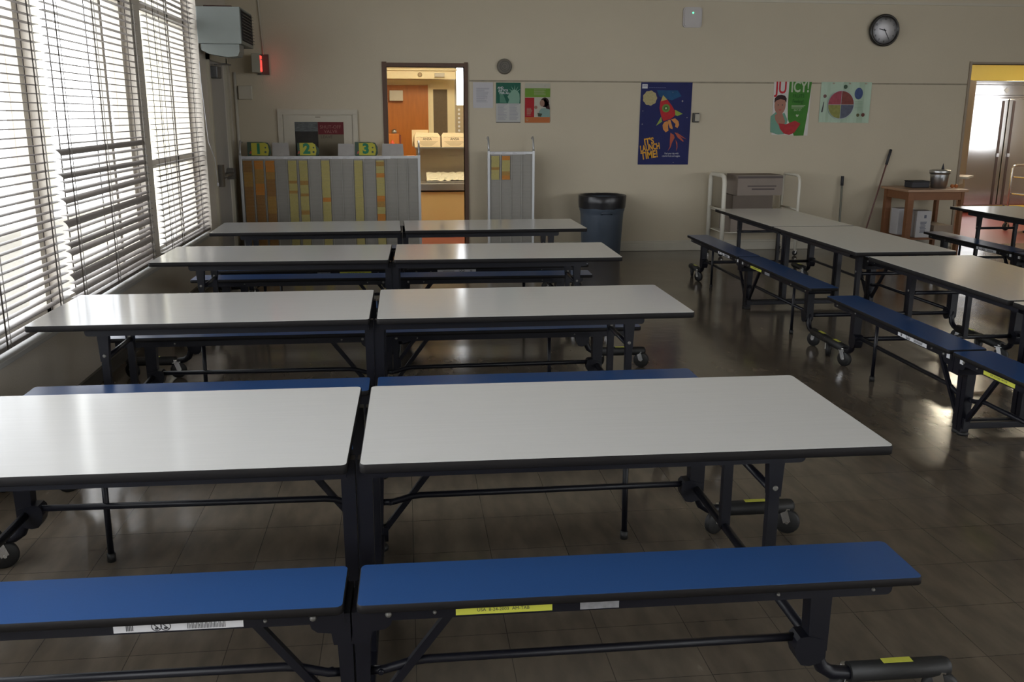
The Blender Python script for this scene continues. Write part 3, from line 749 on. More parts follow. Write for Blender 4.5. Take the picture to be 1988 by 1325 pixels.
# plate poster
p = empty('food_plate_poster', (5.250, YB-.004, 2.105), 0, 'pale mint landscape poster with a round four-part food plate', 'poster')
b = MB()
nx = 16
for k in range(nx):
    x0, x1 = .668*k/nx, .668*(k+1)/nx
    f = lambda x: -.0045-.0045*math.sin(x*29)
    v = [b.bm.verts.new(c_) for c_ in ((x0, f(x0), .004), (x1, f(x1), .004), (x1, f(x1), -.49-.01*x1), (x0, f(x0), -.49-.01*x0), (x0, f(x0)+.001, .004), (x1, f(x1)+.001, .004), (x1, f(x1)+.001, -.49-.01*x1), (x0, f(x0)+.001, -.49-.01*x0))]
    for f_ in ((0, 3, 2, 1), (4, 5, 6, 7), (0, 1, 5, 4), (3, 7, 6, 2)): b.bm.faces.new([v[i] for i in f_])
bmesh.ops.remove_doubles(b.bm, verts=b.bm.verts[:], dist=1e-5)
b.build('sheet', mat('glossy_mint_poster', (.30, .41, .29), .28, spec=.35), p)
def PL(px, py): return ((px-920)/(1745-920)*.668, -(py-165)/(820-165)*.49)
c = PL(1262, 530); LY = .0100
flat(circ(c[0], c[1], .178, 36), LY, G('plate_rim_print', (.36, .42, .42)), p, 'plate_picture')
def quad(a0, a1, nm, col):
    g = .004; mx_, mz_ = math.cos((a0+a1)/2)*g, math.sin((a0+a1)/2)*g
    pts = [(c[0]+mx_, c[1]+mz_)] + [(c[0]+mx_+.166*math.cos(a0+(a1-a0)*k/10), c[1]+mz_+.166*math.sin(a0+(a1-a0)*k/10)) for k in range(11)]
    flat(pts, LY+.0008, G(nm, col, .3, var=.35, scale=28), p, 'plate_picture')
quad(PI/2, PI, 'plate_pink', (.33, .065, .09)); quad(0, PI/2, 'plate_maroon', (.20, .055, .045)); quad(PI, 1.5*PI, 'plate_olive', (.24, .24, .07)); quad(1.5*PI, 2*PI, 'plate_slate', (.10, .11, .15))
c2 = PL(1540, 345); flat(circ(c2[0], c2[1], .055, 20, .072), LY, G('cup_navy', (.05, .08, .19), .3, var=.4, scale=30), p, 'cup_picture')
for x, y, r_, nm, col in ((1315, 235, .026, 'dark_leaf_print', (.05, .09, .06)), (1555, 700, .021, 'olive_dot_print', (.10, .09, .04)), (1640, 695, .024, 'dark_red_dot_print', (.12, .04, .03)), (990, 390, .022, 'plum_dot_print', (.16, .09, .08))):
    cc = PL(x, y); flat(circ(cc[0], cc[1], r_, 14), LY, G(nm, col), p, 'printed_shape')
flat([PL(x, y) for x, y in ((985, 480), (975, 480), (960, 570), (945, 655), (970, 655), (980, 570))], LY, M_ink, p, 'fork_picture')
b = MB()
for k in range(7):
    cc = PL(1490, 480+k*22); b.box(cc[0], cc[0]+.10, -LY-.0006, -LY, cc[1]-.002, cc[1]+.002)
b.build('printed_lines', G('mint_print', (.16, .25, .17)), p)

# wall clock at 9:25
cl = empty('wall_clock', (6.000, YB-.002, 2.735), 0, 'round black-rimmed wall clock with white dial showing twenty-five past nine', 'clock')
b = MB(); b.lathe([(.16, 0), (.19, -.01), (.195, -.045), (.185, -.062), (.168, -.062), (.164, -.045), (.0, -.045)], axis='y', n=48); b.build('case', mat('black_clock_rim', (.02, .017, .014), .3), cl)
b = MB(); b.lathe([(.164, -.0455), (.0, -.0475)], axis='y', n=48); b.build('dial', mat('clock_dial', (.80, .79, .82), .6), cl)
for h in range(1, 13):
    a = PI/2-h*PI/6; text(str(h), .036, M_ink, cl, (.132*math.cos(a), -.0485, .132*math.sin(a)), name='numeral')
def hand(a, l, w, nm, y):
    b = MB(); b.bar((-.02*math.cos(a), y, -.02*math.sin(a)), (l*math.cos(a), y, l*math.sin(a)), .0015, w); b.build(nm, M_ink, cl)
hand(PI/2-(9.42)*PI/6, .075, .011, 'hour_hand', -.050); hand(PI/2-25*PI/30, .115, .008, 'minute_hand', -.052)
b = MB(); b.lathe([(.008, -.048), (.008, -.054), (0, -.055)], axis='y', n=12); b.build('hub', M_ink, cl)
# wireless box
a = empty('wireless_access_point', (3.535, YB, 2.855), 0, 'small white rounded square box with a green light, high on the back wall', 'wireless box')
b = MB(); b.prism(rrect(-.118, .118, -.118, .118, .038), 'y', -.022, -.001); b.prism(rrect(-.105, .105, -.105, .105, .034), 'y', -.034, -.022); b.build('housing', mat('white_plastic', (.47, .44, .43), .4), a)
b = MB(); b.lathe([(.010, -.034), (.010, -.037), (0, -.038)], c=(.0, 0, .052), axis='y', n=14); b.build('status_light', mat('green_led', (.1, .6, .25), .4, emit=(.1, 1, .4), estr=2.2), a)
# round speaker
a = empty('wall_speaker', (1.232, YB, 2.262), 0, 'small round grey-brown speaker mounted right of the doorway', 'speaker')
b = MB(); b.lathe([(.085, 0), (.092, -.012), (.085, -.035), (.070, -.045)], axis='y', n=32); b.build('housing', mat('taupe_metal', (.15, .135, .11), .5), a)
b = MB(); b.lathe([(.072, -.044), (.05, -.047), (.048, -.044), (.03, -.047), (.028, -.044), (.0, -.048)], axis='y', n=32); b.build('grille', mat('taupe_grille', (.11, .10, .085), .6), a)
# switch box
a = empty('switch_box', (3.637, YB, 1.668), 0, 'small black-edged switch box beside the rocket poster', 'switch')
b = MB(); b.box(-.040, .040, -.035, -.001, -.058, .058, .006); b.build('box', mat('black_switch_box', (.03, .027, .022), .5), a)
b = MB(); b.box(-.014, .043, -.040, -.0352, -.042, .042); b.build('cover', mat('beige_switch_cover', (.38, .35, .28), .5), a)
# fire cabinet with picture sign
a = empty('valve_cabinet', (-1.01, YB, 1.12), 0, 'beige framed wall cabinet behind the numbered card rack', 'cabinet')
b = MB()
b.box(-.47, -.41, -.03, -.001, -.55, .63); b.box(.41, .47, -.03, -.001, -.55, .63); b.box(-.41, .41, -.03, -.001, .57, .63); b.box(-.41, .41, -.03, -.001, -.55, -.49); b.build('frame', M_trim, a)
b = MB(); b.box(-.405, .405, -.016, -.001, -.485, .565); b.build('door', M_trim, a)
b = MB(); b.box(-.03, .03, -.020, -.016, .535, .548); b.build('catch', mat('dull_catch', (.25, .22, .17), .5, .4), a)
sg = empty('valve_sign', (-1.285, YB-.018, 1.605), 0, 'picture and dark red SHUT-OFF VALVE sign taped on the beige cabinet', 'sign')
b = MB(); b.box(0, .575, -.001, 0, -.42, 0); b.build('sheet', G('brown_paper', (.17, .145, .10)), sg)
flat(R4(0, .27, -.11, 0), .001, G('photo_grey', (.11, .12, .12), .4, var=.8, scale=18, stretch=(1, 1, 4)), sg, 'photograph')
flat(R4(0, .27, -.42, -.11), .001, G('photo_dark', (.035, .032, .028), .4, var=.5, scale=9), sg, 'photograph')
flat(R4(.272, .575, -.145, 0), .001, G('sign_dark_red', (.13, .016, .02)), sg, 'red_panel')
pr_ = G('dull_pink_print', (.27, .12, .11))
text('SHUT-OFF', .055, pr_, sg, (.42, -.0022, -.060)); text('VALVE', .055, pr_, sg, (.42, -.0022, -.112)); text('LEAVE', .05, G('brown_print', (.09, .07, .05)), sg, (.37, -.0016, -.175))
# exit sign
a = empty('exit_sign', (-1.63, YB, 2.262), 0, 'cream exit sign with glowing red face at the left end of the back wall', 'sign')
b = MB(); b.box(-.065, .0, -.34, -.002, -.105, .105, .006); b.box(-.005, .03, -.34, -.335, -.105, .105); b.build('housing', mat('cream_sign_box', (.34, .32, .25), .5), a)
b = MB(); b.box(.0005, .010, -.325, -.03, -.085, .09); b.build('lit_face', mat('exit_red_face', (.5, .03, .02), .5, emit=(1, .07, .05), estr=1.3), a)
text('EXIT', .15, M_wht, a, (.0105, -.175, .0), rot=(PI/2, 0, PI/2), depth=.0006)
b = MB(); b.box(-.05, .085, -.02, -.001, -.12, .11); b.build('back_plate', mat('dark_back_plate', (.06, .05, .04), .6), a)
b = MB(); b.tube([(-1.60, YB-.012, 2.37), (-1.66, YB-.012, H-.01)], .010, 8); tag(b.build('conduit_pipe', M_trim), 'thin painted conduit rising from the exit sign to the ceiling', 'pipe')
b = MB(); b.tube([(XL+.055, YB-.02, .0), (XL+.055, YB-.02, 2.17)], .018, 10); tag(b.build('conduit_pipe', mat('pale_conduit', (.52, .49, .42), .4)), 'pale vertical conduit pipe in the left corner of the back wall', 'pipe')
a = empty('junction_box', (-1.835, YB, 1.94), 0, 'wall-coloured electrical box below the exit sign', 'electrical box')
b = MB(); b.box(-.075, .085, -.05, -.001, -.078, .078, .006); b.build('box', M_trim, a)
b = MB(); b.box(-.07, .08, -.055, -.0505, -.072, .072); b.build('cover', M_trim, a)
b = MB(); b.box(XL+.001, -1.33, YB-.20, YB-.001, 2.155, 2.36) if False else b.box(XL+.001, XL+.08, 9.9, YB-.06, 2.33, 2.42, .008); tag(b.build('wall_raceway', M_trim), 'beige raceway running along the left wall above the exit door', 'pipe')

# unit heater high on the left wall
a = empty('unit_heater', (-1.70, 10.05, 2.33), 0, 'grey-green boxy heater with dark louvres hung high in the left corner', 'heater')
b = MB(); b.box(-.29, .13, -.25, .50, .04, .39, .006); b.build('cabinet', mat('grey_green_enamel', (.19, .21, .195), .45, var=.04), a)
b = MB(); b.prism([(-.27, .039), (-.27, -.02), (-.20, -.055), (-.02, -.085), (.08, -.075), (.10, -.03), (.10, .039)], 'y', -.22, .05); b.build('lower_housing', mat('grey_green_enamel', (.19, .21, .195), .45), a)
b = MB(); b.box(.1305, .136, -.20, .46, .075, .37); b.build('louvre_back', mat('louvre_dark', (.02, .02, .022), .6), a)
b = MB()
for k in range(10): b.bar((.146, -.20, .085+k*.030), (.146, .46, .085+k*.030), .018, .004, up=(.6, 0, 1))
b.build('louvre', mat('louvre_grey', (.09, .09, .095), .5), a)
b = MB(); b.bar((-.30, .2, .43), (-.02, .2, .43), .03, .03); b.bar((-.15, .2, .385), (-.15, .2, .42), .02, .02); b.build('bracket', mat('rusty_bracket', (.10, .04, .03), .6), a)

# ---------------------------------------------------------------- card racks in front of the back wall
def card_rack(x0, x1, y, ztop, cols, label, strip, fills, hook=True):
    w = x1-x0
    r = empty('card_rack', (x0, y, 0), 0, label, 'rack', 'card racks against the back wall')
    b = MB(); b.box(.012, w-.012, .004, .022, .16, ztop-.02); b.build('board', M_board, r)
    for xx in (.0, w):
        b = MB(); b.box(xx-.014, xx+.014, -.012, .030, .10, ztop+.01, .003)
        b.tube([(xx, .01, ztop), (xx, .012, ztop+.05), (xx, .03, ztop+.12), (xx, .09, ztop+.165), (xx, .16, ztop+.15)], .012, 8)
        b.build('upright', M_alu, r)
        b = MB(); b.box(xx-.02, xx+.02, -.18, .20, .08, .11); b.build('foot_bar', M_alu, r)
        for yy in (-.15, .17):
            c = inst('caster_fork', 'fork', fork_fn, r, (xx, yy, .035), (0, 0, .3), (.62, .62, .62)); inst('caster_wheel', 'wheel', caster_fn, c)
    b = MB(); b.box(.014, w-.014, -.010, .026, ztop-.03, ztop, .002); b.box(.014, w-.014, -.004, .026, .14, .17); b.build('cross_rail', M_alu, r)
    pitch = (w-.03)/cols
    b = MB()
    for k in range(cols+1): b.box(.015+k*pitch-.004, .015+k*pitch+.004, -.006, .004, .17, ztop-.03)
    b.build('column_divider', mat('pale_divider', (.37, .355, .325), .5), r)
    b = MB(); n = int((ztop-.22)/.0165)
    for k in range(cols):
        for j in range(n): b.box(.02+k*pitch, .01+(k+1)*pitch, -.0015, .004, .178+j*.0165, .180+j*.0165)
    b.build('card_slots', mat('slot_grey', (.25, .24, .215), .6), r)
    b = MB(); b.box(.02, .02+strip, -.0125, -.0105, ztop-.034, ztop-.002); b.build('label_strip', M_wht, r)
    b = MB(); rn = random.Random(4)
    for k in range(int(strip/pitch)):
        for j in range(2): b.box(.03+k*pitch, .03+k*pitch+rn.uniform(.03, .09), -.0133, -.0126, ztop-.014-j*.012, ztop-.012-j*.012)
    b.build('handwriting', mat('faded_ink', (.20, .17, .22), .6), r)
    return r, pitch
M_tk = {'y': mat('yellow_ticket', (.44, .38, .14), .7, var=.12, scale=60), 'o': mat('amber_ticket', (.38, .22, .055), .7, var=.2, scale=60),
        'r': mat('orange_ticket', (.52, .21, .035), .7, var=.12, scale=60), 'b': mat('brown_ticket', (.29, .15, .045), .7, var=.2, scale=60)}
def fill(r, pitch, ztop, col, spec, w=.094):
    """stacks of paper tickets in one column; spec = list of (kind, count) from the top"""
    z = ztop-.052
    for kind, cnt in spec:
        b = MB(); rn = random.Random(col*7+cnt)
        for j in range(cnt):
            dx = rn.uniform(-.002, .002); x = .015+col*pitch+(pitch-w)/2+dx
            v0 = z-.0165*j
            b.prism([(-.004, v0-.015), (-.0115-rn.uniform(0, .002), v0-.015), (-.0065, v0), (-.004, v0)], 'x', x, x+w)
        z -= .0165*cnt
        o = b.build('card_stack', M_tk[kind], r)
rk, pt = card_rack(-1.878, .178, 11.10, 1.222, 16, 'wide grey rack of paper cards with numbers one to three on top', 1.70, None)
z_ = 1.222
for col in (0, 1, 2):
    fill(rk, pt, z_, col, [[('b', 8), ('o', 10), ('b', 42)], [('r', 6), ('o', 10), ('r', 8), ('b', 38)], [('r', 8), ('o', 5), ('b', 12), ('o', 12), ('b', 25)]][col], .10)
fill(rk, pt, z_, 4, [('y', 14), ('o', 2), ('y', 5), ('o', 2), ('y', 38)]); fill(rk, pt, z_, 5, [('y', 14), ('o', 3), ('y', 6), ('o', 2), ('y', 10), ('o', 3), ('y', 22)])
fill(rk, pt, z_, 7, [('y', 26), ('r', 3), ('y', 32)]); fill(rk, pt, z_, 10, [('y', 60)])
fill(rk, pt, z_, 12, [('y', 1), ('o', 3), ('y', 5), ('r', 3), ('y', 13), ('r', 4), ('o', 4), ('y', 5), ('r', 5), ('y', 18)])
rk2, pt2 = card_rack(1.008, 1.548, 11.15, 1.268, 4, 'narrow grey card rack with two short yellow card stacks', .42, None)
fill(rk2, pt2, 1.268, 0, [('y', 8), ('o', 2), ('y', 7)]); fill(rk2, pt2, 1.268, 1, [('r', 3), ('y', 8), ('o', 3), ('r', 3)])
# number cards and blank cards standing on the rack
def num_card(x, n, tilt=0):
    a = empty('number_card', (x, 11.108, 1.2225), 0, {1: 'yellow bus card numbered 1 on top of the rack', 2: 'yellow bus card numbered 2 on top of the rack', 3: 'yellow bus card numbered 3 on top of the rack'}[n], 'number card', 'number cards on the card rack'); a.rotation_euler = (0, tilt, 0)
    b = MB(); po = [(0, 0), (.245, 0), (.265, .03), (.262, .10), (.235, .15), (.16, .16), (0, .158)] if n != 2 else [(.02, 0), (.245, 0), (.27, .035), (.262, .09), (.215, .135), (.16, .148), (.02, .148)]
    b.prism(po, 'y', -.003, 0); b.build('backing', mat('dark_green_card', (.04, .075, .05), .6), a)
    xs, xe = .045, .232 if n != 2 else .225
    b = MB(); m_ = 12; pl = [(xs+(.003 if k % 2 else -.003), .148-.14*k/m_) for k in range(m_+1)] + [(xe, .005), (xe+.012, .06), (xe, .13), (xe-.03, .150)]
    b.prism(pl, 'y', -.005, -.0032); b.build('yellow_panel', mat('bus_yellow', (.43, .40, .03), .5), a)
    text(str(n), .155, mat('poster_green', (.0, .16, .07), .5), a, (.125, -.0060, .078), name='numeral', bold=.008)
    b = MB(); b.prism(circ(.205, .095, .010, 10), 'y', -.0058, -.0051); b.prism(circ(.203, .045, .013, 10), 'y', -.0058, -.0051); b.build('dark_spots', mat('dark_green_card', (.04, .075, .05), .6), a)
    b = MB(); b.prism([(.018, .022), (.046, .030), (.048, .060), (.03, .052)], 'y', -.0058, -.0051); b.build('red_patch', mat('red_patch', (.38, .07, .04), .5), a)
num_card(-1.792, 1); num_card(-1.245, 2); num_card(-.565, 3)
for x, w_, h_, lab in ((-1.515, .195, .152, 'blank whitish card standing between numbers 1 and 2'), (-.765, .195, .140, 'blank whitish card standing just left of number 3'), (-.255, .255, .140, 'blank grey card at the right end of the rack top')):
    b = MB(); b.prism([(0, 0), (w_, 0), (w_*.97, h_*.98), (.008, h_)], 'y', -.0012, 0)
    b.build('blank_card', mat('grey_white_card', (.36, .34, .32), .6, var=.12, scale=14), None, (x, 11.120, 1.2225)); o = bpy.data.objects[-1] if False else None
for o, lab in zip([o for o in bpy.data.objects if o.name.startswith('blank_card')], ('blank whitish card standing between numbers 1 and 2', 'blank whitish card standing just left of number 3', 'blank grey card at the right end of the rack top')):
    tag(o, lab, 'card')

# ---------------------------------------------------------------- trash can
a = empty('trash_can', (2.395, 11.12, 0), 0, 'tall grey-blue trash can with a black bag liner by the back wall', 'trash can')
b = MB(); b.lathe([(.225, 0), (.235, .02), (.262, .52), (.268, .56), (.276, .57), (.278, .72), (.262, .72), (.255, .55), (.22, .03), (0, .03)], n=40); b.build('bin', mat('slate_blue_plastic', (.065, .085, .115), .45, var=.08), a)
b = MB()
n = 40; prof = [(.284, .60), (.288, .66), (.292, .742), (.285, .752), (.268, .745), (.258, .60), (.25, .40)]
rr = random.Random(9); rings = []
for r_, z in prof:
    rings.append([b.bm.verts.new(((r_+rr.uniform(-.003, .003))*math.cos(2*PI*k/n), (r_+rr.uniform(-.003, .003))*math.sin(2*PI*k/n), z+rr.uniform(-.008, .006)*(1 if z < .65 else .3))) for k in range(n)])
for A, B in zip(rings, rings[1:]):
    for k in range(n): b.bm.faces.new((A[k], A[(k+1) % n], B[(k+1) % n], B[k])).smooth = True
b.build('bag_liner', mat('black_bag', (.012, .012, .015), .3), a)
b = MB(); b.tube([(-.06, -.283, .54), (-.06, -.305, .56), (.06, -.305, .56), (.06, -.283, .54)], .012, 8); b.build('handle', mat('slate_blue_plastic', (.065, .085, .115), .45), a)

# ---------------------------------------------------------------- cream tube cart with boxes
a = empty('tube_cart', (4.33, 11.15, 0), 0, 'cream tube-framed cart with bent uprights holding boxes by the back wall', 'cart')
M_cr = mat('cream_enamel_tube', (.66, .63, .54), .4)
for sx in (-1, 1):
    b = MB(); x = sx*.475
    b.tube([(x, .27, .06), (x, .27, .90), (x, .26, .955), (x, .21, .985), (x, -.16, .985), (x, -.22, .965), (x, -.245, .91), (x, -.25, .06)], .028 if sx < 0 else .018, 12)
    b.build('side_frame', M_cr, a)
    b = MB(); b.tube([(x-.0, .27, .57), (x, -.25, .57)], .012, 8); b.build('side_rail', M_cr, a)
for z in (.55, .30):
    b = MB(); b.box(-.46, .46, -.235, .255, z-.012, z, .004); b.build('shelf', M_cr, a)
for sx in (-.475, .475):
    for yy in (-.25, .27):
        c = inst('caster_fork', 'fork', fork_fn, a, (sx, yy, .035), (0, 0, .2), (.65, .65, .65)); inst('caster_wheel', 'wheel', caster_fn, c)
M_lil = mat('taupe_cardboard', (.235, .195, .165), .8, var=.08)
def carton(x0, x1, y0, y1, z0, z1, label, m, flaps=True, slot=False):
    r = empty('cardboard_box', ((x0+x1)/2, (y0+y1)/2, z0), 0, label, 'box')
    w, d, h = x1-x0, y1-y0, z1-z0; t = .005
    b = MB(); b.box(-w/2, w/2, -d/2, d/2, 0, t); b.box(-w/2, w/2, -d/2, -d/2+t, t, h); b.box(-w/2, w/2, d/2-t, d/2, t, h); b.box(-w/2, -w/2+t, -d/2+t, d/2-t, t, h); b.box(w/2-t, w/2, -d/2+t, d/2-t, t, h)
    b.build('carton_body', m, r)
    b = MB(); b.bar((-w/2, 0, h+.002), (w/2, 0, h+.002), d, t); b.build('carton_lid', m, r)
    if slot:
        b = MB(); b.box(-w*.18, w*.32, -d/2-.002, -d/2-.0002, h*.28, h*.36); b.box(-w*.28, w*.36, -d/2-.002, -d/2-.0002, h*.44, h*.50); b.box(-w/2, w/2, -d/2-.003, -d/2-.0002, h*.86, h*.97); b.build('dark_stripe', mat('carton_dark_stripe', (.10, .08, .075), .8), r)  # dark stripes across the front of the carton
    return r
carton(4.03, 4.60, 10.93, 11.33, .745, .985, 'brownish carton with dark stripes on top of the tube cart', M_lil, slot=True)
carton(3.985, 4.49, 10.94, 11.35, .5505, .740, 'dark taupe carton under the striped carton on the tube cart', mat('dark_taupe_cardboard', (.13, .105, .085), .85))
carton(3.97, 4.46, 10.94, 11.35, .3005, .530, 'grey carton on the lower shelf of the tube cart', M_lil)

# ---------------------------------------------------------------- poles leaning on the wall
b = MB(); b.tube([(5.60, 11.38, 0), (5.612, 11.44, .86)], .014, 10); b.mi = 1; b.tube([(5.611, 11.437, .82), (5.613, 11.446, .94)], .019, 10)
tag(b.build('mop_handle', [mat('grey_green_pole', (.17, .17, .14), .5), M_ink]), 'short upright grey pole with black grip leaning on the back wall', 'pole')
b = MB(); b.tube([(5.86, 11.30, .0), (6.228, 11.462, 1.20)], .010, 10); b.mi = 1; b.tube([(6.192, 11.446, 1.085), (6.250, 11.472, 1.275)], .017, 10)
tag(b.build('broom_handle', [mat('reddish_pole', (.16, .075, .065), .5), M_ink]), 'slanting thin brown broom handle with black grip beside the wooden table', 'pole')

# ---------------------------------------------------------------- wooden side table and its load
a = empty('wooden_table', (6.50, 11.03, 0), 0, 'brown wooden table with lower shelf left of the kitchen opening', 'table')
TWx, TDy = .365, .30
b = MB(); b.box(-TWx-.03, TWx+.03, -TDy-.03, TDy+.03, .79, .82, .004); b.build('top', mat('worn_oak_top', (.36, .21, .12), .4, var=.15, scale=6, stretch=(1, 8, 1)), a)
for sx in (-1, 1):
    for sy in (-1, 1):
        b = MB(); b.box(sx*TWx-.038 if sx > 0 else -TWx, TWx if sx > 0 else -TWx+.076, (-TDy if sy < 0 else TDy-.07), (-TDy+.07 if sy < 0 else TDy), 0, .79, .003)
        b.build('leg', M_bwood, a)
for y0, y1 in ((-TDy+.01, -TDy+.035), (TDy-.035, TDy-.01)):
    b = MB(); b.box(-TWx+.07, TWx-.035, y0, y1, .69, .788); b.build('apron', M_bwood, a)
for x0, x1 in ((-TWx+.01, -TWx+.035), (TWx-.035, TWx-.01)):
    b = MB(); b.box(x0, x1, -TDy+.07, TDy-.07, .69, .788); b.build('apron', M_bwood, a)
b = MB(); b.box(-TWx+.01, TWx-.005, -TDy+.01, TDy-.01, .20, .225); b.build('lower_shelf', M_bwood, a)
p = empty('steel_pot', (6.66, 10.98, .8205), 0, 'small shiny steel pot with lid handle on the wooden table', 'pot')
b = MB(); b.lathe([(.0, 0), (.088, 0), (.094, .006), (.112, .165), (.112, .17), (.122, .178), (.124, .215), (.118, .222), (.10, .222)], n=36); b.build('body', mat('steel_pot_metal', (.50, .50, .50), .30, 1.0), p)
b = MB(); b.lathe([(.118, .218), (.09, .226), (0, .228)], n=36); b.build('lid', M_ssd, p)
b = MB(); b.lathe([(.018, .226), (.014, .25), (.006, .285), (.002, .30)], c=(.045, .02, 0), n=10); b.build('lid_knob', M_ink, p)
p = empty('black_tray_box', (6.44, 11.08, .8205), .05, 'low black box left of the steel pot', 'box')
b = MB(); b.box(-.13, .11, -.09, .09, 0, .075, .01); b.build('body', M_ink, p); b = MB(); b.box(-.132, .112, -.092, .092, .075, .085, .003); b.build('lid', M_rub, p)
M_or = mat('orange_peel', (.42, .13, .03), .5)
for x, lab in ((6.825, 'small orange fruit nearest the steel pot'), (6.875, 'small orange fruit farther from the steel pot')):
    b = MB(); b.lathe([(.0, 0), (.012, .002), (.023, .012), (.026, .024), (.022, .037), (.012, .046), (0, .047)], n=16)
    o = b.build('orange_fruit', M_or, None, (x, 10.95, .8205)); tag(o, lab, 'fruit', 'oranges on the wooden table')
def shelf_box(x0, x1, y0, y1, h, label, m, marks=False):
    r = empty('packing_box', ((x0+x1)/2, (y0+y1)/2, .2255), 0, label, 'box'); w, d = x1-x0, y1-y0
    b = MB(); b.box(-w/2, w/2, -d/2, d/2, 0, h, .003); b.build('body', m, r)
    b = MB(); b.box(-w/2-.001, w/2+.001, -.02, .02, h, h+.001); b.build('tape', mat('packing_tape', (.25, .19, .12), .4), r)
    if marks:
        b = MB(); rn = random.Random(1)
        for k in range(9): b.box(-w*.25+rn.uniform(0, .01), w*.22*rn.uniform(.5, 1), -d/2-.0012, -d/2-.0002, .06+k*.016, .069+k*.016)
        b.box(.0, .03, -d/2-.0012, -d/2-.0002, .24, .28)
        b.build('printed_marks', mat('blue_grey_print', (.13, .14, .19), .6), r)
    return r
shelf_box(6.21, 6.42, 11.05, 11.24, .33, 'white packet half hidden behind the near leg of the wooden table', mat('white_carton', (.50, .49, .50), .6))
shelf_box(6.29, 6.48, 10.76, 10.94, .33, 'tall white printed carton on the lower shelf of the wooden table', mat('white_carton', (.50, .49, .50), .6), True)
shelf_box(6.545, 6.79, 10.79, 11.20, .145, 'low brown cardboard box on the lower shelf of the wooden table', mat('kraft_cardboard', (.30, .235, .18), .8))

# ---------------------------------------------------------------- kitchen seen through the openings
# door leaf hinged at the wide opening, with a ledge
a = empty('kitchen_door_leaf', (7.31, 11.73, 0), 0, 'brown edge of an open door leaf inside the left side of the kitchen opening', 'door')
b = MB(); b.bar((.0, .0, 1.09), (.62, .74, 1.09), .045, 2.16); b.build('panel', mat('tan_door_edge', (.17, .11, .065), .4, var=.2, scale=5), a)
b = MB(); b.tube([(.03, .0, 1.90), (.03, .0, 1.94)], .012, 8); b.build('hinge', M_chr, a)
b = MB(); b.bar((.03, -.10, .90), (.36, .29, .90), .20, .025); b.bar((.05, .00, .84), (.30, .27, .84), .03, .09); b.build('ledge', mat('cream_ledge', (.60, .54, .42), .5), a)
# refrigerator
a = empty('refrigerator', (9.78, 15.55, 0), 0, 'large stainless steel two-door refrigerator in the bright kitchen', 'refrigerator')
Wf = 1.52
b = MB(); b.box(0, Wf, .03, .85, .14, 2.30, .008); b.build('body', M_ss, a)
b = MB(); b.box(0, Wf, -.02, .03, 2.02, 2.30, .004); b.build('grille_panel', M_ss, a)
b = MB(); b.box(.03, Wf-.03, -.024, -.0205, 2.225, 2.235); b.box(.03, Wf-.03, -.024, -.0205, 2.05, 2.06); b.build('grille_slot', M_ink, a)
b = MB(); b.prism([(.66, 2.14), (.71, 2.19), (.76, 2.14), (.71, 2.09)], 'y', -.026, -.0205); b.build('badge', M_ssd, a)
for x0, x1, hx in ((.01, Wf/2-.008, Wf/2-.10), (Wf/2+.008, Wf-.01, Wf/2+.10)):
    b = MB(); b.box(x0, x1, -.045, .028, .16, 1.99, .006); d_ = b.build('door', M_ss, a)
    b = MB(); b.box(hx-.022, hx+.022, -.052, -.0455, .16, 1.96); b.build('handle_recess', mat('dark_bronze', (.07, .05, .045), .35, .6), d_)
    b = MB(); b.box(hx-.02, hx+.02, -.075, -.052, 1.0, 1.06); b.build('lock', M_chr, d_)
for x in (.06, Wf-.06):
    for y in (.1, .75):
        b = MB(); b.lathe([(.02, 0), (.02, .139)], c=(x, y, 0), n=10); b.build('foot', M_ssd, a)
# ceiling lights of the kitchen
def klight(x, y, sx, sy, label, e):
    l = empty('ceiling_light', (x, y, 2.95), 0, label, 'light', 'kitchen ceiling lights')
    b = MB(); b.box(-sx/2-.03, sx/2+.03, -sy/2-.03, sy/2+.03, -.05, -.001); b.build('housing', M_trim, l)
    b = MB(); b.box(-sx/2, sx/2, -sy/2, sy/2, -.075, -.0505, .01); b.build('diffuser', mat('warm_lit_diffuser', (.9, .8, .6), .5, emit=(1.0, .88, .66), estr=e), l)
klight(.45, 12.55, .35, 1.3, 'kitchen ceiling light over the serving counter, nearest the narrow doorway', KE*5.0)
klight(5.0, 13.6, .35, 1.3, 'middle kitchen ceiling light between the two openings', KE)
klight(8.9, 13.3, .35, 1.3, 'kitchen ceiling light just inside the wide opening', KE*1.5)
klight(11.2, 14.3, .35, 1.3, 'kitchen ceiling light in front of the refrigerator', KE*3.2)
# chrome handled cart inside the wide opening
a = empty('utility_cart', (9.15, 12.55, 0), 0, 'chrome-handled cart at the right picture edge inside the kitchen opening', 'cart')
b = MB(); b.tube([(-.05, 0, .12), (-.05, 0, .93), (-.03, 0, .97), (.02, 0, .985), (.55, 0, .985), (.58, 0, .95), (.58, 0, .12)], .016, 10); b.build('frame', M_chr, a)
b = MB(); b.tube([(-.05, .55, .12), (-.05, .55, .93), (-.03, .55, .97), (.02, .55, .985), (.55, .55, .985), (.58, .55, .95), (.58, .55, .12)], .016, 10); b.build('frame', M_chr, a)
for z in (.18, .55, .80):
    b = MB(); b.box(-.04, .57, .01, .54, z, z+.02, .004); b.build('shelf', M_ss, a)
for sx in (-.04, .57):
    for yy in (.0, .55):
        c = inst('caster_fork', 'fork', fork_fn, a, (sx, yy, .062), (0, 0, .2), (1.18, 1.18, 1.18)); inst('caster_wheel', 'wheel', caster_fn, c)

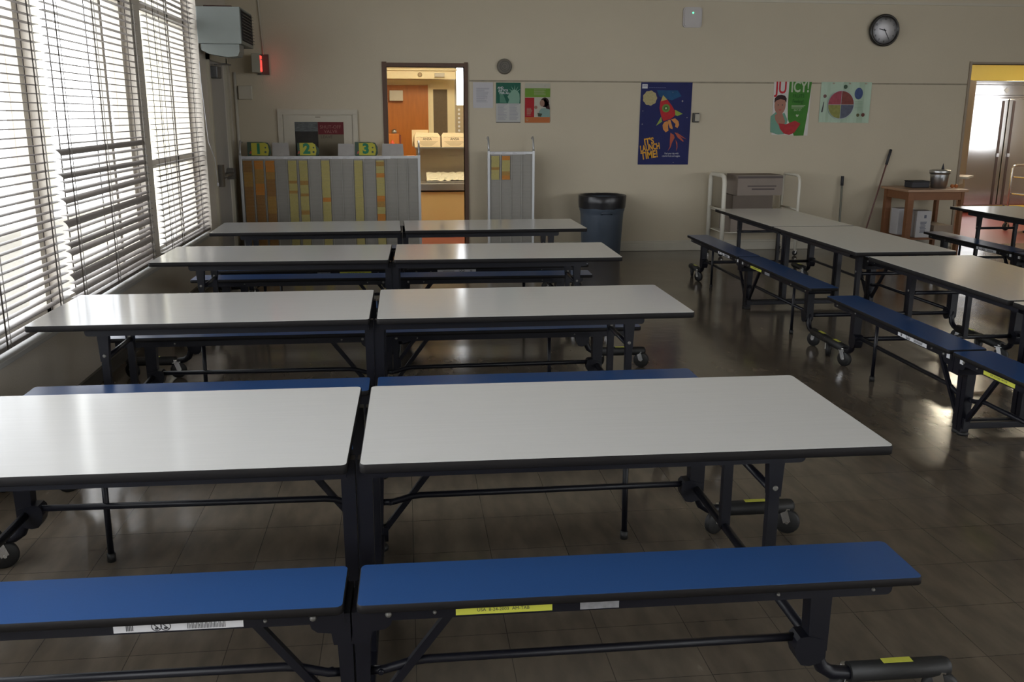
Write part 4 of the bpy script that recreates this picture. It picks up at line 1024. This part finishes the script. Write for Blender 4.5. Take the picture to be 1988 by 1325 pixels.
# serving counter behind the narrow doorway
a = empty('serving_counter', (.18, 13.3, 0), 0, 'tan serving counter with a steel top inside the narrow doorway', 'counter')
b = MB(); b.box(0, 1.5, .03, .62, .02, .62); b.build('front_panel', mat('tan_enamel_panel', (.60, .44, .20), .45, var=.03), a)
b = MB(); b.box(-.02, 1.52, .0, .66, .64, .74, .006); b.build('worktop', M_ssd, a)
b = MB(); b.box(0, 1.5, .60, .63, .74, 1.22); b.build('back_panel', mat('grey_steel_panel', (.42, .37, .29), .5, .3), a)
b = MB(); b.box(-.02, 1.52, .30, .66, 1.222, 1.237); b.build('upper_shelf', M_ssd, a)
t_ = empty('foil_tray', (.32, 13.38, .7405), 0, 'shiny foil-lined tray on the serving counter', 'tray')
b = MB(); nx, ny = 26, 8; rn = random.Random(3); V = [[b.bm.verts.new((i*.036, j*.05, .04+.09*(j/ny)+rn.uniform(-.010, .010))) for i in range(nx+1)] for j in range(ny+1)]
for j in range(ny):
    for i in range(nx): b.bm.faces.new((V[j][i], V[j][i+1], V[j+1][i+1], V[j+1][i]))
b.build('foil', mat('crumpled_foil', (.88, .82, .62), .4, .4), t_)
b = MB(); b.box(-.01, .945, -.01, .42, 0, .03, .004); b.build('pan', M_ssd, t_)
def named_box(x, lab, w=.375):
    r = empty('paper_carton', (x, 13.62, 1.2375), 0, lab, 'box', 'pale cartons on the counter shelf')
    b = MB(); b.box(0, w, 0, .28, 0, .155, .004); b.build('body', M_card2, r)
    b = MB(); b.prism([(0, .156), (w, .156), (w-.03, .195), (.03, .20)], 'y', .02, .26); b.build('lid', M_card2, r)
    text('ANSA', .05, mat('dark_carton_print', (.12, .10, .07), .7), r, (w/2, -.0008, .115), depth=.0005, bold=.001)
    b = MB(); rn = random.Random(5)
    for k in range(5):
        hw = w*.40*(1-.13*k) ; b.box(w/2-hw, w/2+hw, -.0012, -.0002, .078-k*.014, .083-k*.014)
    for k in range(7): b.bar((.03+k*.045, -.0008, .142+.006*(k % 2)), (.07+k*.045, -.0008, .146-.006*(k % 2)), .0008, .004)
    b.build('printed_lines', mat('carton_print', (.33, .26, .16), .7), r)
named_box(.155, 'pale lidded carton at the left end of the counter shelf'); named_box(.55, 'pale lidded carton beside the right jamb of the narrow doorway')
b = MB(); b.box(0, .24, 0, .012, 0, .24); tag(b.build('leaning_card', mat('cream_card', (.62, .50, .30), .7), None, (.125, 13.93, 1.238)), 'cream card standing behind the left carton', 'card')
for dx, dz, lab in ((.0, .0, 'white paper packet on the counter behind the tray'),):
    p_ = empty('paper_packet', (1.30, 13.50, .861), .2, lab, 'packet')
    b = MB(); b.box(0, .2, 0, .08, -.12, .05, .02); b.build('body', M_wht, p_); b = MB(); b.box(.02, .18, -.004, -.0005, -.04, .0); b.build('print', mat('blue_grey_print', (.13, .14, .19), .6), p_)
# orange door and panelled window on the inner kitchen wall
a = empty('interior_door', (-.42, 14.95, 0), 0, 'orange varnished door with a closer, seen through the narrow doorway', 'door')
b = MB(); b.box(0, .82, 0, .045, .01, 2.14, .003); b.build('panel', M_orange, a)
b = MB(); b.box(.22, .43, -.075, -.001, 1.90, 2.06, .006); b.build('door_closer', mat('grey_closer_box', (.50, .47, .38), .4), a)
b = MB(); b.lathe([(.04, -.001), (.04, -.02), (.02, -.03), (0, -.03)], c=(.28, 0, 1.43), axis='y', n=20); b.build('round_lock', M_ssd, a)
b = MB(); b.box(.82, .845, -.02, .045, 0, 2.16); b.build('edge_strip', M_kwall, a)
a = empty('screen_panel', (.43, 14.95, 0), 0, 'dark mesh panel in a cream frame right of the orange door', 'panel')
b = MB(); b.box(0, .05, 0, .048, 0, 2.16); b.box(.27, .34, 0, .048, 0, 2.16); b.box(.05, .27, 0, .048, 2.08, 2.16); b.build('frame', M_kwall, a)
b = MB(); b.box(.05, .27, .01, .03, 0, 2.08); b.build('mesh', mat('brown_mesh', (.12, .085, .045), .6, var=.15, scale=30), a)
a = empty('ceiling_duct', (-.35, 14.5, 2.22), 0, 'cream boxed ledge with small fittings above the orange door', 'duct')
b = MB(); b.box(0, 1.16, 0, .44, 0, .12, .004); b.build('ledge', M_kwall, a)
b = MB(); b.box(-.02, 1.18, -.03, .44, .12, .145, .004); b.build('lip', M_kwall, a)
b = MB(); b.box(.84, .99, -.05, -.001, .03, .085, .004); b.build('junction_box', M_trim, a)
b = MB(); b.lathe([(.035, -.001), (.03, -.012), (.012, -.014), (0, -.014)], c=(.62, 0, .06), axis='y', n=16); b.build('round_vent', mat('tan_vent', (.35, .27, .15), .5), a)
# perforated steel post by the window, red bottle box and extinguisher-like objects at the door side
a = empty('perforated_post', (.80, 14.5, 0), 0, 'perforated steel post below the bright kitchen window', 'post')
b = MB(); b.box(0, .17, 0, .03, .0, 1.84); b.build('post', mat('tan_steel', (.36, .30, .20), .4, .5), a)
b = MB()
for k in range(18): b.prism(circ(.055, 1.77-k*.062, .018, 12), 'y', -.002, -.0004)
b.build('holes', M_wht, a)
a = empty('fire_box', (-.36, 13.9, 0), 0, 'small orange-red lit shelf unit behind the left jamb of the narrow doorway', 'shelf unit')
b = MB(); b.box(.12, .30, 0, .3, 0, 1.42, .004); b.build('body', M_orange, a)
b = MB(); b.box(.305, .325, -.02, .3, 0, 1.40); b.build('side_board', mat('dark_red_board', (.12, .02, .015), .5), a)
b = MB(); b.lathe([(.03, 0), (.035, .02), (.035, .10), (.015, .13), (.015, .15)], c=(.20, -.05, 1.18), n=14); b.box(.13, .30, -.10, -.001, 1.16, 1.18); b.build('red_bottle', mat('red_bottle', (.55, .06, .03), .3), a)
